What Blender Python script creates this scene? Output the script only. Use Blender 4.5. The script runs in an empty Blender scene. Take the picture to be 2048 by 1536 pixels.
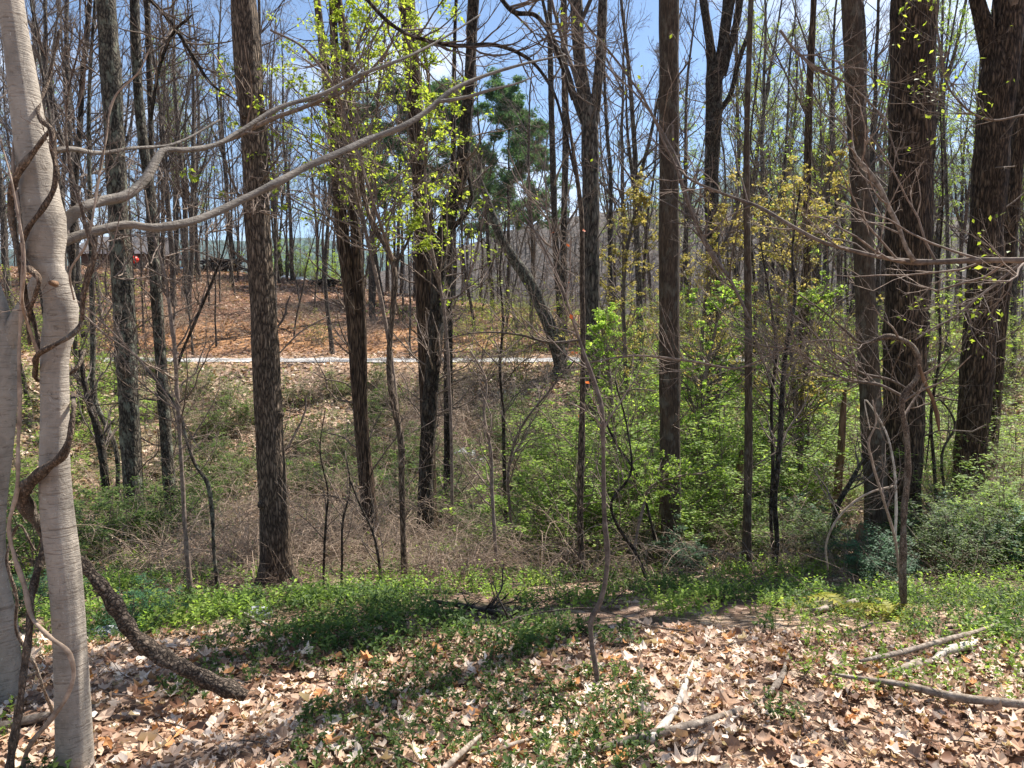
import bpy, math, random
import numpy as np
from mathutils import Vector, Matrix
from math import radians, pi, sin, cos

random.seed(7)
rng = np.random.default_rng(7)
scene = bpy.context.scene

# ------------------------------------------------------------------ camera
F = 1409.0
PITCH = radians(4.0)
EYE = np.array([0.0, 0.0, 1.6])
cam_d = bpy.data.cameras.new('camera')
cam_d.sensor_width = 36.0
cam_d.lens = 36.0 * F / 2048.0
cam_d.clip_start = 0.05
cam_d.clip_end = 20000
cam = bpy.data.objects.new('camera', cam_d)
cam.location = EYE
cam.rotation_euler = (radians(90) - PITCH, 0, 0)
scene.collection.objects.link(cam)
scene.camera = cam

# ------------------------------------------------------------------ light
SUN_AZ = radians(47.0)      # to the side of the view direction
SUN_EL = radians(54.0)
world = bpy.data.worlds.new('World')
scene.world = world
world.use_nodes = True
wn, wl = world.node_tree.nodes, world.node_tree.links
wn.clear()
w_out = wn.new('ShaderNodeOutputWorld')
w_bg = wn.new('ShaderNodeBackground')
w_sky = wn.new('ShaderNodeTexSky')
w_sky.sky_type = 'NISHITA'
w_sky.sun_disc = False
w_sky.sun_elevation = SUN_EL
w_sky.sun_rotation = SUN_AZ
w_sky.altitude = 600
w_sky.air_density = 1.0
w_sky.dust_density = 0.15
w_sky.ozone_density = 2.2
w_bg.inputs['Strength'].default_value = 0.072
w_tc = wn.new('ShaderNodeTexCoord')
w_map = wn.new('ShaderNodeMapping')
w_map.inputs['Scale'].default_value = (1.0, 1.0, 2.6)
w_n = wn.new('ShaderNodeTexNoise')
w_n.inputs['Scale'].default_value = 3.1
w_n.inputs['Detail'].default_value = 7
w_n.inputs['Roughness'].default_value = 0.55
w_r = wn.new('ShaderNodeValToRGB')
w_r.color_ramp.elements[0].position = 0.50
w_r.color_ramp.elements[0].color = (0, 0, 0, 1)
w_r.color_ramp.elements[1].position = 0.72
w_r.color_ramp.elements[1].color = (0.85, 0.85, 0.85, 1)
w_mx = wn.new('ShaderNodeMix')
w_mx.data_type = 'RGBA'
w_mx.inputs[7].default_value = (8.0, 8.4, 9.2, 1)
wl.new(w_tc.outputs['Generated'], w_map.inputs['Vector'])
wl.new(w_map.outputs['Vector'], w_n.inputs['Vector'])
wl.new(w_n.outputs['Fac'], w_r.inputs['Fac'])
wl.new(w_r.outputs['Color'], w_mx.inputs[0])
wl.new(w_sky.outputs['Color'], w_mx.inputs[6])
wl.new(w_mx.outputs[2], w_bg.inputs['Color'])
wl.new(w_bg.outputs['Background'], w_out.inputs['Surface'])

sun_d = bpy.data.lights.new('sun', 'SUN')
sun_d.energy = 5.0
sun_d.angle = radians(0.5)
sun_d.color = (1.0, 0.95, 0.87)
sun = bpy.data.objects.new('sun', sun_d)
S = Vector((sin(SUN_AZ) * cos(SUN_EL), cos(SUN_AZ) * cos(SUN_EL), sin(SUN_EL)))
sun.rotation_euler = S.to_track_quat('Z', 'Y').to_euler()
sun.location = (10, 10, 30)
scene.collection.objects.link(sun)

scene.view_settings.view_transform = 'Standard'
scene.view_settings.look = 'None'
scene.view_settings.gamma = 1.0
scene.view_settings.use_curve_mapping = False
scene.view_settings.exposure = 1.3
scene.cycles.max_bounces = 6
scene.cycles.diffuse_bounces = 3
scene.cycles.transmission_bounces = 3
scene.cycles.sample_clamp_indirect = 6.0

# ------------------------------------------------------------------ helpers
cp, sp_ = cos(PITCH), sin(PITCH)

def at(u, v, Y):
    """the point at depth Y that the photograph shows at pixel (u, v)"""
    a = (u - 1024.0) / F
    b = (768.0 - v) / F
    d = np.array([a, cp + b * sp_, -sp_ + b * cp])
    return EYE + d * (Y / d[1])

def to_px(p):
    d = np.asarray(p, float) - EYE
    zc = d[1] * cp - d[2] * sp_
    yc = d[1] * sp_ + d[2] * cp
    return 1024 + F * d[0] / zc, 768 - F * yc / zc

def px_r(w, Y, u=1024):
    return 0.5 * w * Y / F / math.sqrt(1 + ((u - 1024) / F) ** 2)

GY = np.array([-60, -10, 0, 2.6, 4, 5, 7, 9, 11, 13, 15, 16.1, 17.2, 20, 24, 27.3, 28.2, 32.2, 33.2, 3000])
GZ = np.array([1.5, .35, 0, -.02, -.2, -.42, -.98, -1.45, -1.83, -2.14, -2.5, -2.85, -2.5, -2.0, -.95, .40, .50, .50, .58, .58])

def sstep(a, b, x):
    t = np.clip((x - a) / (b - a), 0, 1)
    return t * t * (3 - 2 * t)

def G(x, y):
    x = np.asarray(x, float); y = np.asarray(y, float)
    z = np.interp(y + 0.25 * np.sin(x * .35) * sstep(6, 14, y) * (1 - sstep(24, 27, y)), GY, GZ)
    A = np.interp(x, [-70, -24, -4, 15, 60], [7.4, 6.4, 3.8, 1.9, 1.2])
    B = np.interp(y, [33.2, 35, 38, 41, 50, 60, 110, 200], [0, .03, .2, .34, .72, 1, .95, 0])
    z = z + A * B
    z = z + 2.1 * np.exp(-((x + 17) / 5.5) ** 2) * sstep(8, 19, y) * (1 - sstep(23, 28, y))
    z = z + .7 * np.exp(-((x - 13) / 6.0) ** 2) * sstep(7, 12, y) * (1 - sstep(16, 22, y))
    amp = 1 - .85 * (sstep(26.5, 28, y) * (1 - sstep(32.4, 34, y)))
    z = z + amp * (.035 * np.sin(x * 1.9 + y * .7) * np.sin(y * 1.4 - x * .4) + .02 * np.sin(x * 4.3 + 1) * np.sin(y * 3.9)
                   + .09 * np.sin(x * .6 + y * .5) * np.sin(y * .33) * sstep(5, 14, y))
    return z

def cat_rom(P, m):
    """resample control rows P (n,k) to m rows along a Catmull-Rom curve"""
    P = np.asarray(P, float)
    n = len(P)
    if n == 2:
        t = np.linspace(0, 1, m)[:, None]
        return P[0] * (1 - t) + P[1] * t
    seg = np.maximum(np.linalg.norm(np.diff(P[:, :3], axis=0), axis=1), 1e-6)
    cum = np.concatenate([[0], np.cumsum(seg)])
    sl = np.diff(P, axis=0) / seg[:, None]
    m_ = np.empty_like(P); m_[0] = sl[0]; m_[-1] = sl[-1]
    w = (seg[1:] / (seg[:-1] + seg[1:]))[:, None]
    m_[1:-1] = sl[:-1] * w + sl[1:] * (1 - w)
    s = np.linspace(0, cum[-1], m)
    k = np.clip(np.searchsorted(cum, s, side='right') - 1, 0, n - 2)
    h = seg[k][:, None]; t = ((s - cum[k]) / seg[k])[:, None]
    t2, t3 = t * t, t ** 3
    return (2 * t3 - 3 * t2 + 1) * P[k] + (t3 - 2 * t2 + t) * h * m_[k] + (-2 * t3 + 3 * t2) * P[k + 1] + (t3 - t2) * h * m_[k + 1]

def nrm(a):
    return a / np.maximum(np.linalg.norm(a, axis=-1, keepdims=True), 1e-9)

def tubes(P, R, sides, disp=None):
    """P (M,n,3), R (M,n) -> verts, quads"""
    M, n = R.shape
    T = np.empty_like(P)
    T[:, 1:-1] = P[:, 2:] - P[:, :-2] if n > 2 else 0
    T[:, 0] = P[:, 1] - P[:, 0]
    T[:, -1] = P[:, -1] - P[:, -2]
    T = nrm(T)
    d = nrm(P[:, -1] - P[:, 0] + 1e-6)
    ref = np.where(np.abs(d[:, 1:2]) < .8, np.array([[0., 1., 0.]]), np.array([[1., 0., 0.]]))
    ref = nrm(ref - d * (ref * d).sum(-1, keepdims=True))
    U = nrm(np.cross(ref[:, None, :], T))
    V = np.cross(T, U)
    th = np.arange(sides) * 2 * pi / sides
    rr = R[:, :, None] * np.ones(sides)
    if disp is not None:
        rr = rr * disp(P, th)
    pts = P[:, :, None, :] + rr[..., None] * (np.cos(th)[None, None, :, None] * U[:, :, None, :] + np.sin(th)[None, None, :, None] * V[:, :, None, :])
    verts = pts.reshape(-1, 3)
    base = (np.arange(M) * n * sides)[:, None, None]
    i = (np.arange(n - 1) * sides)[None, :, None]
    j = np.arange(sides)[None, None, :]
    j2 = (j + 1) % sides
    q = np.stack([base + i + j, base + i + j2, base + i + sides + j2, base + i + sides + j], -1).reshape(-1, 4)
    return verts, q

def tube1(P, R, sides, disp=None):
    """one tube with transported frame (for winding stems), closed ends"""
    n = len(P)
    T = nrm(np.gradient(P, axis=0))
    u = np.cross([0.3, 1, 0.1], T[0]); u /= np.linalg.norm(u)
    th = np.arange(sides) * 2 * pi / sides
    out = np.empty((n, sides, 3))
    for i in range(n):
        u = u - T[i] * np.dot(u, T[i]); u /= max(np.linalg.norm(u), 1e-9)
        v = np.cross(T[i], u)
        r = R[i] * (disp(i, th) if disp else 1.0) * np.ones(sides)
        out[i] = P[i] + r[:, None] * (np.cos(th)[:, None] * u + np.sin(th)[:, None] * v)
    verts = out.reshape(-1, 3)
    i = (np.arange(n - 1) * sides)[:, None]; j = np.arange(sides)[None]; j2 = (j + 1) % sides
    q = np.stack([i + j, i + j2, i + sides + j2, i + sides + j], -1).reshape(-1, 4)
    c0 = len(verts)
    verts = np.vstack([verts, P[0] - T[0] * R[0] * .15, P[-1] + T[-1] * R[-1] * .15])
    jj = np.arange(sides); jn = (jj + 1) % sides
    cap0 = np.stack([jn, jj, np.full(sides, c0)], -1)
    b = (n - 1) * sides
    cap1 = np.stack([b + jj, b + jn, np.full(sides, c0 + 1)], -1)
    return verts, q, np.vstack([cap0, cap1])

class Buf:
    def __init__(s): s.v = []; s.q = []; s.t = []; s.tint = []; s.n = 0
    def add(s, v, q=None, t=None, tint=.5):
        if len(v) == 0: return
        s.v.append(v)
        if q is not None and len(q): s.q.append(q + s.n)
        if t is not None and len(t): s.t.append(t + s.n)
        s.tint.append(np.broadcast_to(np.asarray(tint, float), (len(v),)))
        s.n += len(v)
    def mesh(s, name, mat, off=(0, 0, 0), smooth=True):
        V = np.vstack(s.v) - np.asarray(off, float)
        q = np.vstack(s.q) if s.q else np.zeros((0, 4), int)
        t = np.vstack(s.t) if s.t else np.zeros((0, 3), int)
        me = bpy.data.meshes.new(name)
        nl = q.size + t.size
        me.vertices.add(len(V)); me.loops.add(nl); me.polygons.add(len(q) + len(t))
        me.vertices.foreach_set('co', V.astype(np.float32).ravel())
        me.loops.foreach_set('vertex_index', np.concatenate([q.ravel(), t.ravel()]).astype(np.int32))
        ls = np.concatenate([np.arange(len(q)) * 4, q.size + np.arange(len(t)) * 3]).astype(np.int32)
        me.polygons.foreach_set('loop_start', ls)
        me.polygons.foreach_set('use_smooth', np.full(len(q) + len(t), smooth, dtype=bool))
        a = me.attributes.new('tint', 'FLOAT', 'POINT')
        a.data.foreach_set('value', np.concatenate(s.tint).astype(np.float32))
        me.materials.append(mat)
        me.update(calc_edges=True)
        return me

def link(name, me, parent=None, loc=(0, 0, 0)):
    o = bpy.data.objects.new(name, me)
    o.location = loc
    if parent is not None: o.parent = parent
    scene.collection.objects.link(o)
    return o

def tag(o, label, cat, group=None):
    o['label'] = label; o['category'] = cat
    if group: o['group'] = group
    return o

def thing(name, label, cat, loc, group=None, rz=0, sc=1.0):
    o = bpy.data.objects.new(name, None)
    o.empty_display_size = .2
    o.location = loc; o.rotation_euler = (0, 0, rz); o.scale = (sc, sc, sc)
    scene.collection.objects.link(o)
    return tag(o, label, cat, group)

def copy_thing(src, loc, rz, sc, label, group, tilt=(0, 0)):
    r = src.copy(); scene.collection.objects.link(r)
    r.location = loc; r.rotation_euler = (tilt[0], tilt[1], rz); r.scale = (sc, sc, sc)
    r['label'] = label
    if group: r['group'] = group
    elif 'group' in r: del r['group']
    for ch in list(src.children):
        c = ch.copy(); scene.collection.objects.link(c); c.parent = r
    return r

# ------------------------------------------------------------------ materials
def newmat(name):
    m = bpy.data.materials.new(name); m.use_nodes = True
    n, l = m.node_tree.nodes, m.node_tree.links
    n.clear()
    out = n.new('ShaderNodeOutputMaterial'); b = n.new('ShaderNodeBsdfPrincipled')
    l.new(b.outputs[0], out.inputs[0])
    b.inputs['Specular IOR Level'].default_value = .25
    return m, n, l, b, out

def ramp(n, stops):
    r = n.new('ShaderNodeValToRGB')
    e = r.color_ramp.elements
    e[0].position, e[0].color = stops[0][0], (*stops[0][1], 1)
    e[1].position, e[1].color = stops[-1][0], (*stops[-1][1], 1)
    for p, c in stops[1:-1]:
        k = e.new(p); k.color = (*c, 1)
    return r

def noise(n, l, vec, scale, detail=5, rough=.55, dist=0):
    x = n.new('ShaderNodeTexNoise')
    x.inputs['Scale'].default_value = scale; x.inputs['Detail'].default_value = detail
    x.inputs['Roughness'].default_value = rough; x.inputs['Distortion'].default_value = dist
    l.new(vec, x.inputs['Vector'])
    return x

def mapping(n, l, scale, obj=True):
    tc = n.new('ShaderNodeTexCoord'); mp = n.new('ShaderNodeMapping')
    mp.inputs['Scale'].default_value = scale
    l.new(tc.outputs['Object'], mp.inputs['Vector'])
    return mp.outputs['Vector']

def mixc(n, l, fac, a, b, mode='MIX'):
    m = n.new('ShaderNodeMix'); m.data_type = 'RGBA'; m.blend_type = mode
    for s, v in ((0, fac), (6, a), (7, b)):
        if isinstance(v, (int, float)): m.inputs[s].default_value = v
        elif isinstance(v, tuple): m.inputs[s].default_value = (*v, 1)
        else: l.new(v, m.inputs[s])
    return m.outputs[2]

def bark_mat(name, c_dark, c_mid, c_light, sx=18, sz=2.2, bump=.02, lichen=None, lich_amt=.5, rand=.25, ridge=None):
    m, n, l, b, out = newmat(name)
    v = mapping(n, l, (sx, sx, sz))
    n1 = noise(n, l, v, 1.0, 7, .65, .4)
    r = ramp(n, [(.32, c_dark), (.5, c_mid), (.7, c_light)])
    l.new(n1.outputs['Fac'], r.inputs['Fac'])
    col = r.outputs['Color']
    hgt_ = n1.outputs['Fac']
    if ridge:
        v3 = mapping(n, l, (ridge[0], ridge[0], ridge[1]))
        nd = noise(n, l, v3, .45, 3, .6)
        va = n.new('ShaderNodeVectorMath'); va.operation = 'MULTIPLY_ADD'; va.inputs[1].default_value = (2.6, 2.6, 2.6)
        l.new(nd.outputs['Color'], va.inputs[0]); l.new(v3, va.inputs[2])
        vo = n.new('ShaderNodeTexVoronoi'); vo.feature = 'DISTANCE_TO_EDGE'; l.new(va.outputs[0], vo.inputs['Vector']); vo.inputs['Scale'].default_value = 1
        rr = ramp(n, [(0.0, (.16, .15, .15)), (.10, (.55, .53, .52)), (.32, (1.35, 1.32, 1.3))]); l.new(vo.outputs['Distance'], rr.inputs['Fac'])
        col = mixc(n, l, ridge[2] if len(ridge) > 2 else 1.0, col, rr.outputs['Color'], 'MULTIPLY')
        mh = n.new('ShaderNodeMath'); mh.operation = 'MINIMUM'; mh.inputs[1].default_value = .35; l.new(vo.outputs['Distance'], mh.inputs[0])
        ma = n.new('ShaderNodeMath'); ma.operation = 'MULTIPLY_ADD'; ma.inputs[1].default_value = 2.4; l.new(mh.outputs[0], ma.inputs[0]); l.new(n1.outputs['Fac'], ma.inputs[2])
        hgt_ = ma.outputs[0]
    v2 = mapping(n, l, (1, 1, .6))
    n2 = noise(n, l, v2, 3.0, 5, .6)
    r2 = ramp(n, [(.3, (.72, .72, .74)), (.7, (1.2, 1.16, 1.1))])
    l.new(n2.outputs['Fac'], r2.inputs['Fac'])
    col = mixc(n, l, 1.0, col, r2.outputs['Color'], 'MULTIPLY')
    if lichen:
        n3 = noise(n, l, v2, 9.0, 6, .65)
        r3 = ramp(n, [(.52, (0, 0, 0)), (.62, (1, 1, 1))])
        l.new(n3.outputs['Fac'], r3.inputs['Fac'])
        mm = n.new('ShaderNodeMath'); mm.operation = 'MULTIPLY'; mm.inputs[1].default_value = lich_amt
        l.new(r3.outputs['Color'], mm.inputs[0])
        col = mixc(n, l, mm.outputs[0], col, lichen)
    oi = n.new('ShaderNodeObjectInfo')
    mr = n.new('ShaderNodeMapRange'); mr.inputs[3].default_value = 1 - rand; mr.inputs[4].default_value = 1 + rand
    l.new(oi.outputs['Random'], mr.inputs[0])
    cmb = n.new('ShaderNodeCombineColor')
    for k in range(3): l.new(mr.outputs[0], cmb.inputs[k])
    col = mixc(n, l, 1.0, col, cmb.outputs[0], 'MULTIPLY')
    l.new(col, b.inputs['Base Color'])
    b.inputs['Roughness'].default_value = .9
    bp = n.new('ShaderNodeBump'); bp.inputs['Distance'].default_value = bump; bp.inputs['Strength'].default_value = .9
    l.new(hgt_, bp.inputs['Height']); l.new(bp.outputs[0], b.inputs['Normal'])
    return m

M = {}

def pale_mat(name, base, k):
    m, n, l, b, out = newmat(name)
    v = mapping(n, l, (4, 4, 3)); n1 = noise(n, l, v, 2.2, 7, .65, .5)
    r = ramp(n, [(.3, tuple(x * .62 for x in base)), (.5, base), (.72, tuple(min(1, x * 1.3) for x in base))]); l.new(n1.outputs['Fac'], r.inputs['Fac'])
    col = r.outputs['Color']
    v2 = mapping(n, l, (10, 10, 95)); n2 = noise(n, l, v2, 1, 4, .6, 1.2)
    r2 = ramp(n, [(.34, (.55, .5, .46)), (.43, (1, 1, 1))]); l.new(n2.outputs['Fac'], r2.inputs['Fac'])
    col = mixc(n, l, .8, col, r2.outputs['Color'], 'MULTIPLY')
    v3 = mapping(n, l, (60, 60, 40)); n3 = noise(n, l, v3, 1, 4, .7)
    r3 = ramp(n, [(.64, (0, 0, 0)), (.70, (1, 1, 1))]); l.new(n3.outputs['Fac'], r3.inputs['Fac'])
    col = mixc(n, l, mul_(n, l, r3.outputs['Color'], .55), col, (.56, .54, .48))
    v4 = mapping(n, l, (30, 30, 22)); n4 = noise(n, l, v4, 1, 6, .7, 1.5)
    r4 = ramp(n, [(.30, (.35, .3, .26)), (.40, (1, 1, 1))]); l.new(n4.outputs['Fac'], r4.inputs['Fac'])
    col = mixc(n, l, .8, col, r4.outputs['Color'], 'MULTIPLY')
    l.new(col, b.inputs['Base Color']); b.inputs['Roughness'].default_value = .8
    a = n.new('ShaderNodeMath'); a.operation = 'ADD'; l.new(n2.outputs['Fac'], a.inputs[0]); l.new(n4.outputs['Fac'], a.inputs[1])
    a2 = n.new('ShaderNodeMath'); a2.operation = 'ADD'; l.new(a.outputs[0], a2.inputs[0]); l.new(n1.outputs['Fac'], a2.inputs[1])
    bp = n.new('ShaderNodeBump'); bp.inputs['Distance'].default_value = .006; bp.inputs['Strength'].default_value = 1
    l.new(a2.outputs[0], bp.inputs['Height']); l.new(bp.outputs[0], b.inputs['Normal'])
    return m
def mul_(n, l, a, k):
    mu = n.new('ShaderNodeMath'); mu.operation = 'MULTIPLY'; mu.inputs[1].default_value = k; l.new(a, mu.inputs[0]); return mu.outputs[0]
M['smooth'] = pale_mat('smooth_grey_bark', (.33, .285, .235), 1)
M['bough'] = pale_mat('shaded_bough_bark', (.19, .165, .14), 1)  # pale trunk bark again, darkened to paint in the boughs' shaded underside
M['vine'] = bark_mat('vine_bark', (.06, .042, .03), (.18, .13, .095), (.34, .27, .205), 60, 30, .006, (.4, .36, .3), .3, .25, (110, 45, .7))
M['mossy'] = bark_mat('mossy_dark_bark', (.035, .03, .023), (.088, .077, .06), (.17, .152, .12), 22, 9, .012, (.19, .20, .15), .7, .1, (24, 9))
M['brown'] = bark_mat('brown_bark', (.08, .058, .042), (.175, .132, .096), (.30, .235, .178), 34, 10, .012, None, 0, .12, (44, 9))
M['shaggy'] = bark_mat('shaggy_bark', (.04, .027, .018), (.115, .078, .053), (.23, .168, .122), 28, 4, .02, None, 0, .12, (36, 3.6))
M['dark'] = bark_mat('dark_bark', (.02, .015, .011), (.065, .05, .037), (.14, .112, .088), 22, 9, .02, (.15, .15, .13), .3, .15, (26, 9))
M['furrow'] = bark_mat('furrowed_bark', (.025, .016, .010), (.095, .064, .042), (.19, .135, .092), 22, 5, .03, None, 0, .05, (26, 4.5))
M['plain'] = bark_mat('plain_brown_bark', (.055, .038, .026), (.092, .065, .045), (.145, .108, .078), 26, 5, .008, (.17, .16, .125), .45, .08, (46, 7, .5))
M['pole'] = bark_mat('grey_bark', (.045, .035, .028), (.105, .085, .07), (.19, .165, .14), 12, 2.5, .02, (.19, .19, .15), .3, .35, (16, 4))
M['twig'] = bark_mat('twig_bark', (.085, .062, .048), (.17, .13, .105), (.28, .225, .185), 30, 30, .002, None, 0, .25)
M['twig_far'] = bark_mat('far_twig_bark', (.07, .055, .046), (.125, .10, .086), (.20, .17, .15), 6, 6, .002, None, 0, .3)
M['cane'] = bark_mat('cane_bark', (.18, .13, .095), (.33, .25, .19), (.50, .40, .32), 20, 20, .001, None, 0, .2)
M['limb'] = bark_mat('rough_limb_bark', (.05, .036, .026), (.13, .10, .075), (.27, .22, .175), 40, 40, .008, None, 0, .05, (50, 50))
M['dead'] = bark_mat('weathered_wood', (.09, .07, .055), (.24, .195, .155), (.46, .40, .34), 30, 30, .008, None, 0, .1)
M['bleach'] = bark_mat('bleached_wood', (.26, .22, .18), (.5, .45, .39), (.72, .67, .61), 40, 22, .004, None, 0, .05)
M['rot'] = bark_mat('rotten_wood', (.05, .03, .02), (.17, .10, .06), (.30, .19, .12), 20, 3, .02, None, 0, .1)
M['char'] = bark_mat('shadow_and_brush_wood', (.012, .010, .009), (.04, .034, .03), (.09, .08, .07), 20, 10, .01, None, 0, .1)  # near-black wood for the brush piles and the verge shadow patch

def leaf_mat(name, stops, trans=.45, hue_r=.25, tr_gain=1.6):
    m, n, l, b, out = newmat(name)
    at_ = n.new('ShaderNodeAttribute'); at_.attribute_name = 'tint'
    r = ramp(n, stops)
    l.new(at_.outputs['Fac'], r.inputs['Fac'])
    oi = n.new('ShaderNodeObjectInfo')
    mr = n.new('ShaderNodeMapRange'); mr.inputs[3].default_value = 1 - hue_r; mr.inputs[4].default_value = 1 + hue_r
    l.new(oi.outputs['Random'], mr.inputs[0])
    cmb = n.new('ShaderNodeCombineColor')
    for k in range(3): l.new(mr.outputs[0], cmb.inputs[k])
    col = mixc(n, l, 1.0, r.outputs['Color'], cmb.outputs[0], 'MULTIPLY')
    l.new(col, b.inputs['Base Color'])
    b.inputs['Roughness'].default_value = .55
    if trans:
        t = n.new('ShaderNodeBsdfTranslucent'); ms = n.new('ShaderNodeMixShader'); ms.inputs[0].default_value = trans
        tc = mixc(n, l, 1.0, col, (tr_gain, tr_gain, tr_gain * .6), 'MULTIPLY')
        l.new(tc, t.inputs['Color'])
        l.new(b.outputs[0], ms.inputs[1]); l.new(t.outputs[0], ms.inputs[2]); l.new(ms.outputs[0], out.inputs[0])
    return m

M['leaf_green'] = leaf_mat('green_leaf', [(0, (.035, .07, .02)), (.5, (.075, .13, .035)), (1, (.19, .25, .07))], .5, .25, 1.8)
M['leaf_bright'] = leaf_mat('fresh_leaf', [(0, (.10, .17, .03)), (.5, (.19, .29, .055)), (1, (.32, .40, .10))], .5, .2, 2.1)
M['leaf_teal'] = leaf_mat('glossy_leaf', [(0, (.02, .06, .03)), (.5, (.045, .12, .055)), (1, (.10, .20, .09))], .3)
M['leaf_yellow'] = leaf_mat('new_yellow_leaf', [(0, (.15, .22, .03)), (.5, (.27, .34, .045)), (1, (.40, .45, .08))], .5)
M['leaf_olive'] = leaf_mat('golden_leaf', [(0, (.14, .14, .035)), (.5, (.28, .235, .07)), (1, (.46, .36, .17))], .45)
M['leaf_red'] = leaf_mat('red_leaf', [(0, (.45, .10, .04)), (1, (.62, .20, .08))], .4)
M['needle'] = leaf_mat('pine_needle', [(0, (.03, .075, .04)), (.5, (.07, .14, .07)), (1, (.13, .21, .09))], .35, .2, 2.0)
M['fern'] = leaf_mat('yellow_fern', [(0, (.20, .22, .02)), (1, (.42, .38, .05))], .4)
M['dry'] = leaf_mat('dry_leaf', [(0, (.10, .05, .03)), (.2, (.27, .14, .085)), (.42, (.45, .28, .18)), (.65, (.64, .47, .35)), (.93, (.80, .68, .57)), (1, (.62, .30, .12))], .22, .12, 1.0)

# ground: litter over soil, clay on the cut bank, mossy green in the hollow
m, n, l, b, out = newmat('leaf_litter_ground')
tc = n.new('ShaderNodeTexCoord')
vo = n.new('ShaderNodeTexVoronoi'); vo.inputs['Scale'].default_value = 17; l.new(tc.outputs['Object'], vo.inputs['Vector'])
vo.inputs['Randomness'].default_value = 1
sx = n.new('ShaderNodeSeparateColor'); l.new(vo.outputs['Color'], sx.inputs[0])
rl = ramp(n, [(0, (.07, .042, .028)), (.3, (.17, .105, .07)), (.6, (.30, .20, .14)), (.85, (.44, .32, .24)), (1, (.52, .40, .31))])
l.new(sx.outputs[0], rl.inputs['Fac'])
nz = noise(n, l, tc.outputs['Object'], .9, 6, .6)
rz_ = ramp(n, [(.34, (.38, .33, .32)), (.62, (1.1, 1.07, 1.03))]); l.new(nz.outputs['Fac'], rz_.inputs['Fac'])
col = mixc(n, l, 1.0, rl.outputs['Color'], rz_.outputs['Color'], 'MULTIPLY')
# clay mask
sp = n.new('ShaderNodeSeparateXYZ'); l.new(tc.outputs['Object'], sp.inputs[0])
def band(val, a, b_, c, d):
    m1 = n.new('ShaderNodeMapRange'); m1.interpolation_type = 'SMOOTHSTEP'; m1.inputs[1].default_value = a; m1.inputs[2].default_value = b_
    m2 = n.new('ShaderNodeMapRange'); m2.interpolation_type = 'SMOOTHSTEP'; m2.inputs[1].default_value = d; m2.inputs[2].default_value = c
    l.new(val, m1.inputs[0]); l.new(val, m2.inputs[0])
    mu = n.new('ShaderNodeMath'); mu.operation = 'MULTIPLY'; l.new(m1.outputs[0], mu.inputs[0]); l.new(m2.outputs[0], mu.inputs[1])
    return mu.outputs[0]
def mul(a, b_):
    mu = n.new('ShaderNodeMath'); mu.operation = 'MULTIPLY'
    for k, x in enumerate((a, b_)):
        if isinstance(x, (int, float)): mu.inputs[k].default_value = x
        else: l.new(x, mu.inputs[k])
    return mu.outputs[0]
nc = noise(n, l, tc.outputs['Object'], .45, 4, .6)
rc = ramp(n, [(.38, (0, 0, 0)), (.50, (1, 1, 1))]); l.new(nc.outputs['Fac'], rc.inputs['Fac'])
clay = mul(mul(band(sp.outputs['Y'], 34.5, 36, 40, 42.5), band(sp.outputs['X'], -26, -20, -4, 2)), rc.outputs['Color'])
nc2 = noise(n, l, tc.outputs['Object'], 3.5, 6, .65)
rcc = ramp(n, [(.3, (.26, .12, .05)), (.7, (.56, .31, .15))]); l.new(nc2.outputs['Fac'], rcc.inputs['Fac'])
col = mixc(n, l, band(sp.outputs['Y'], 32, 35, 200, 400), col, mixc(n, l, 1.0, col, (.72, .56, .48), 'MULTIPLY'))
col = mixc(n, l, mul(clay, .85), col, rcc.outputs['Color'])
shoulder = mul(band(sp.outputs['Y'], 26.2, 27.2, 34, 35), band(sp.outputs['X'], -40, -30, 20, 26))
rs = ramp(n, [(.3, (.28, .17, .10)), (.7, (.50, .34, .22))]); l.new(nc2.outputs['Fac'], rs.inputs['Fac'])
col = mixc(n, l, mul(shoulder, .6), col, rs.outputs['Color'])
ng = noise(n, l, tc.outputs['Object'], .7, 6, .65)
rg = ramp(n, [(.46, (0, 0, 0)), (.6, (1, 1, 1))]); l.new(ng.outputs['Fac'], rg.inputs['Fac'])
grn = mul(mul(band(sp.outputs['Y'], 4.2, 5.6, 25, 28), rg.outputs['Color']), .6)
col = mixc(n, l, grn, col, (.055, .085, .025))
l.new(col, b.inputs['Base Color']); b.inputs['Roughness'].default_value = .95
bp = n.new('ShaderNodeBump'); bp.inputs['Distance'].default_value = .03; bp.inputs['Strength'].default_value = .8
vh = n.new('ShaderNodeMath'); vh.operation = 'ADD'; l.new(sx.outputs[1], vh.inputs[0]); l.new(nz.outputs['Fac'], vh.inputs[1])
l.new(vh.outputs[0], bp.inputs['Height']); l.new(bp.outputs[0], b.inputs['Normal'])
M['ground'] = m

m, n, l, b, out = newmat('pale_asphalt')
tc = n.new('ShaderNodeTexCoord')
n1 = noise(n, l, tc.outputs['Object'], 1.2, 6, .6)
r = ramp(n, [(.3, (.26, .25, .24)), (.7, (.42, .40, .385))]); l.new(n1.outputs['Fac'], r.inputs['Fac'])
l.new(r.outputs['Color'], b.inputs['Base Color']); b.inputs['Roughness'].default_value = .8
M['road'] = m

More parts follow.
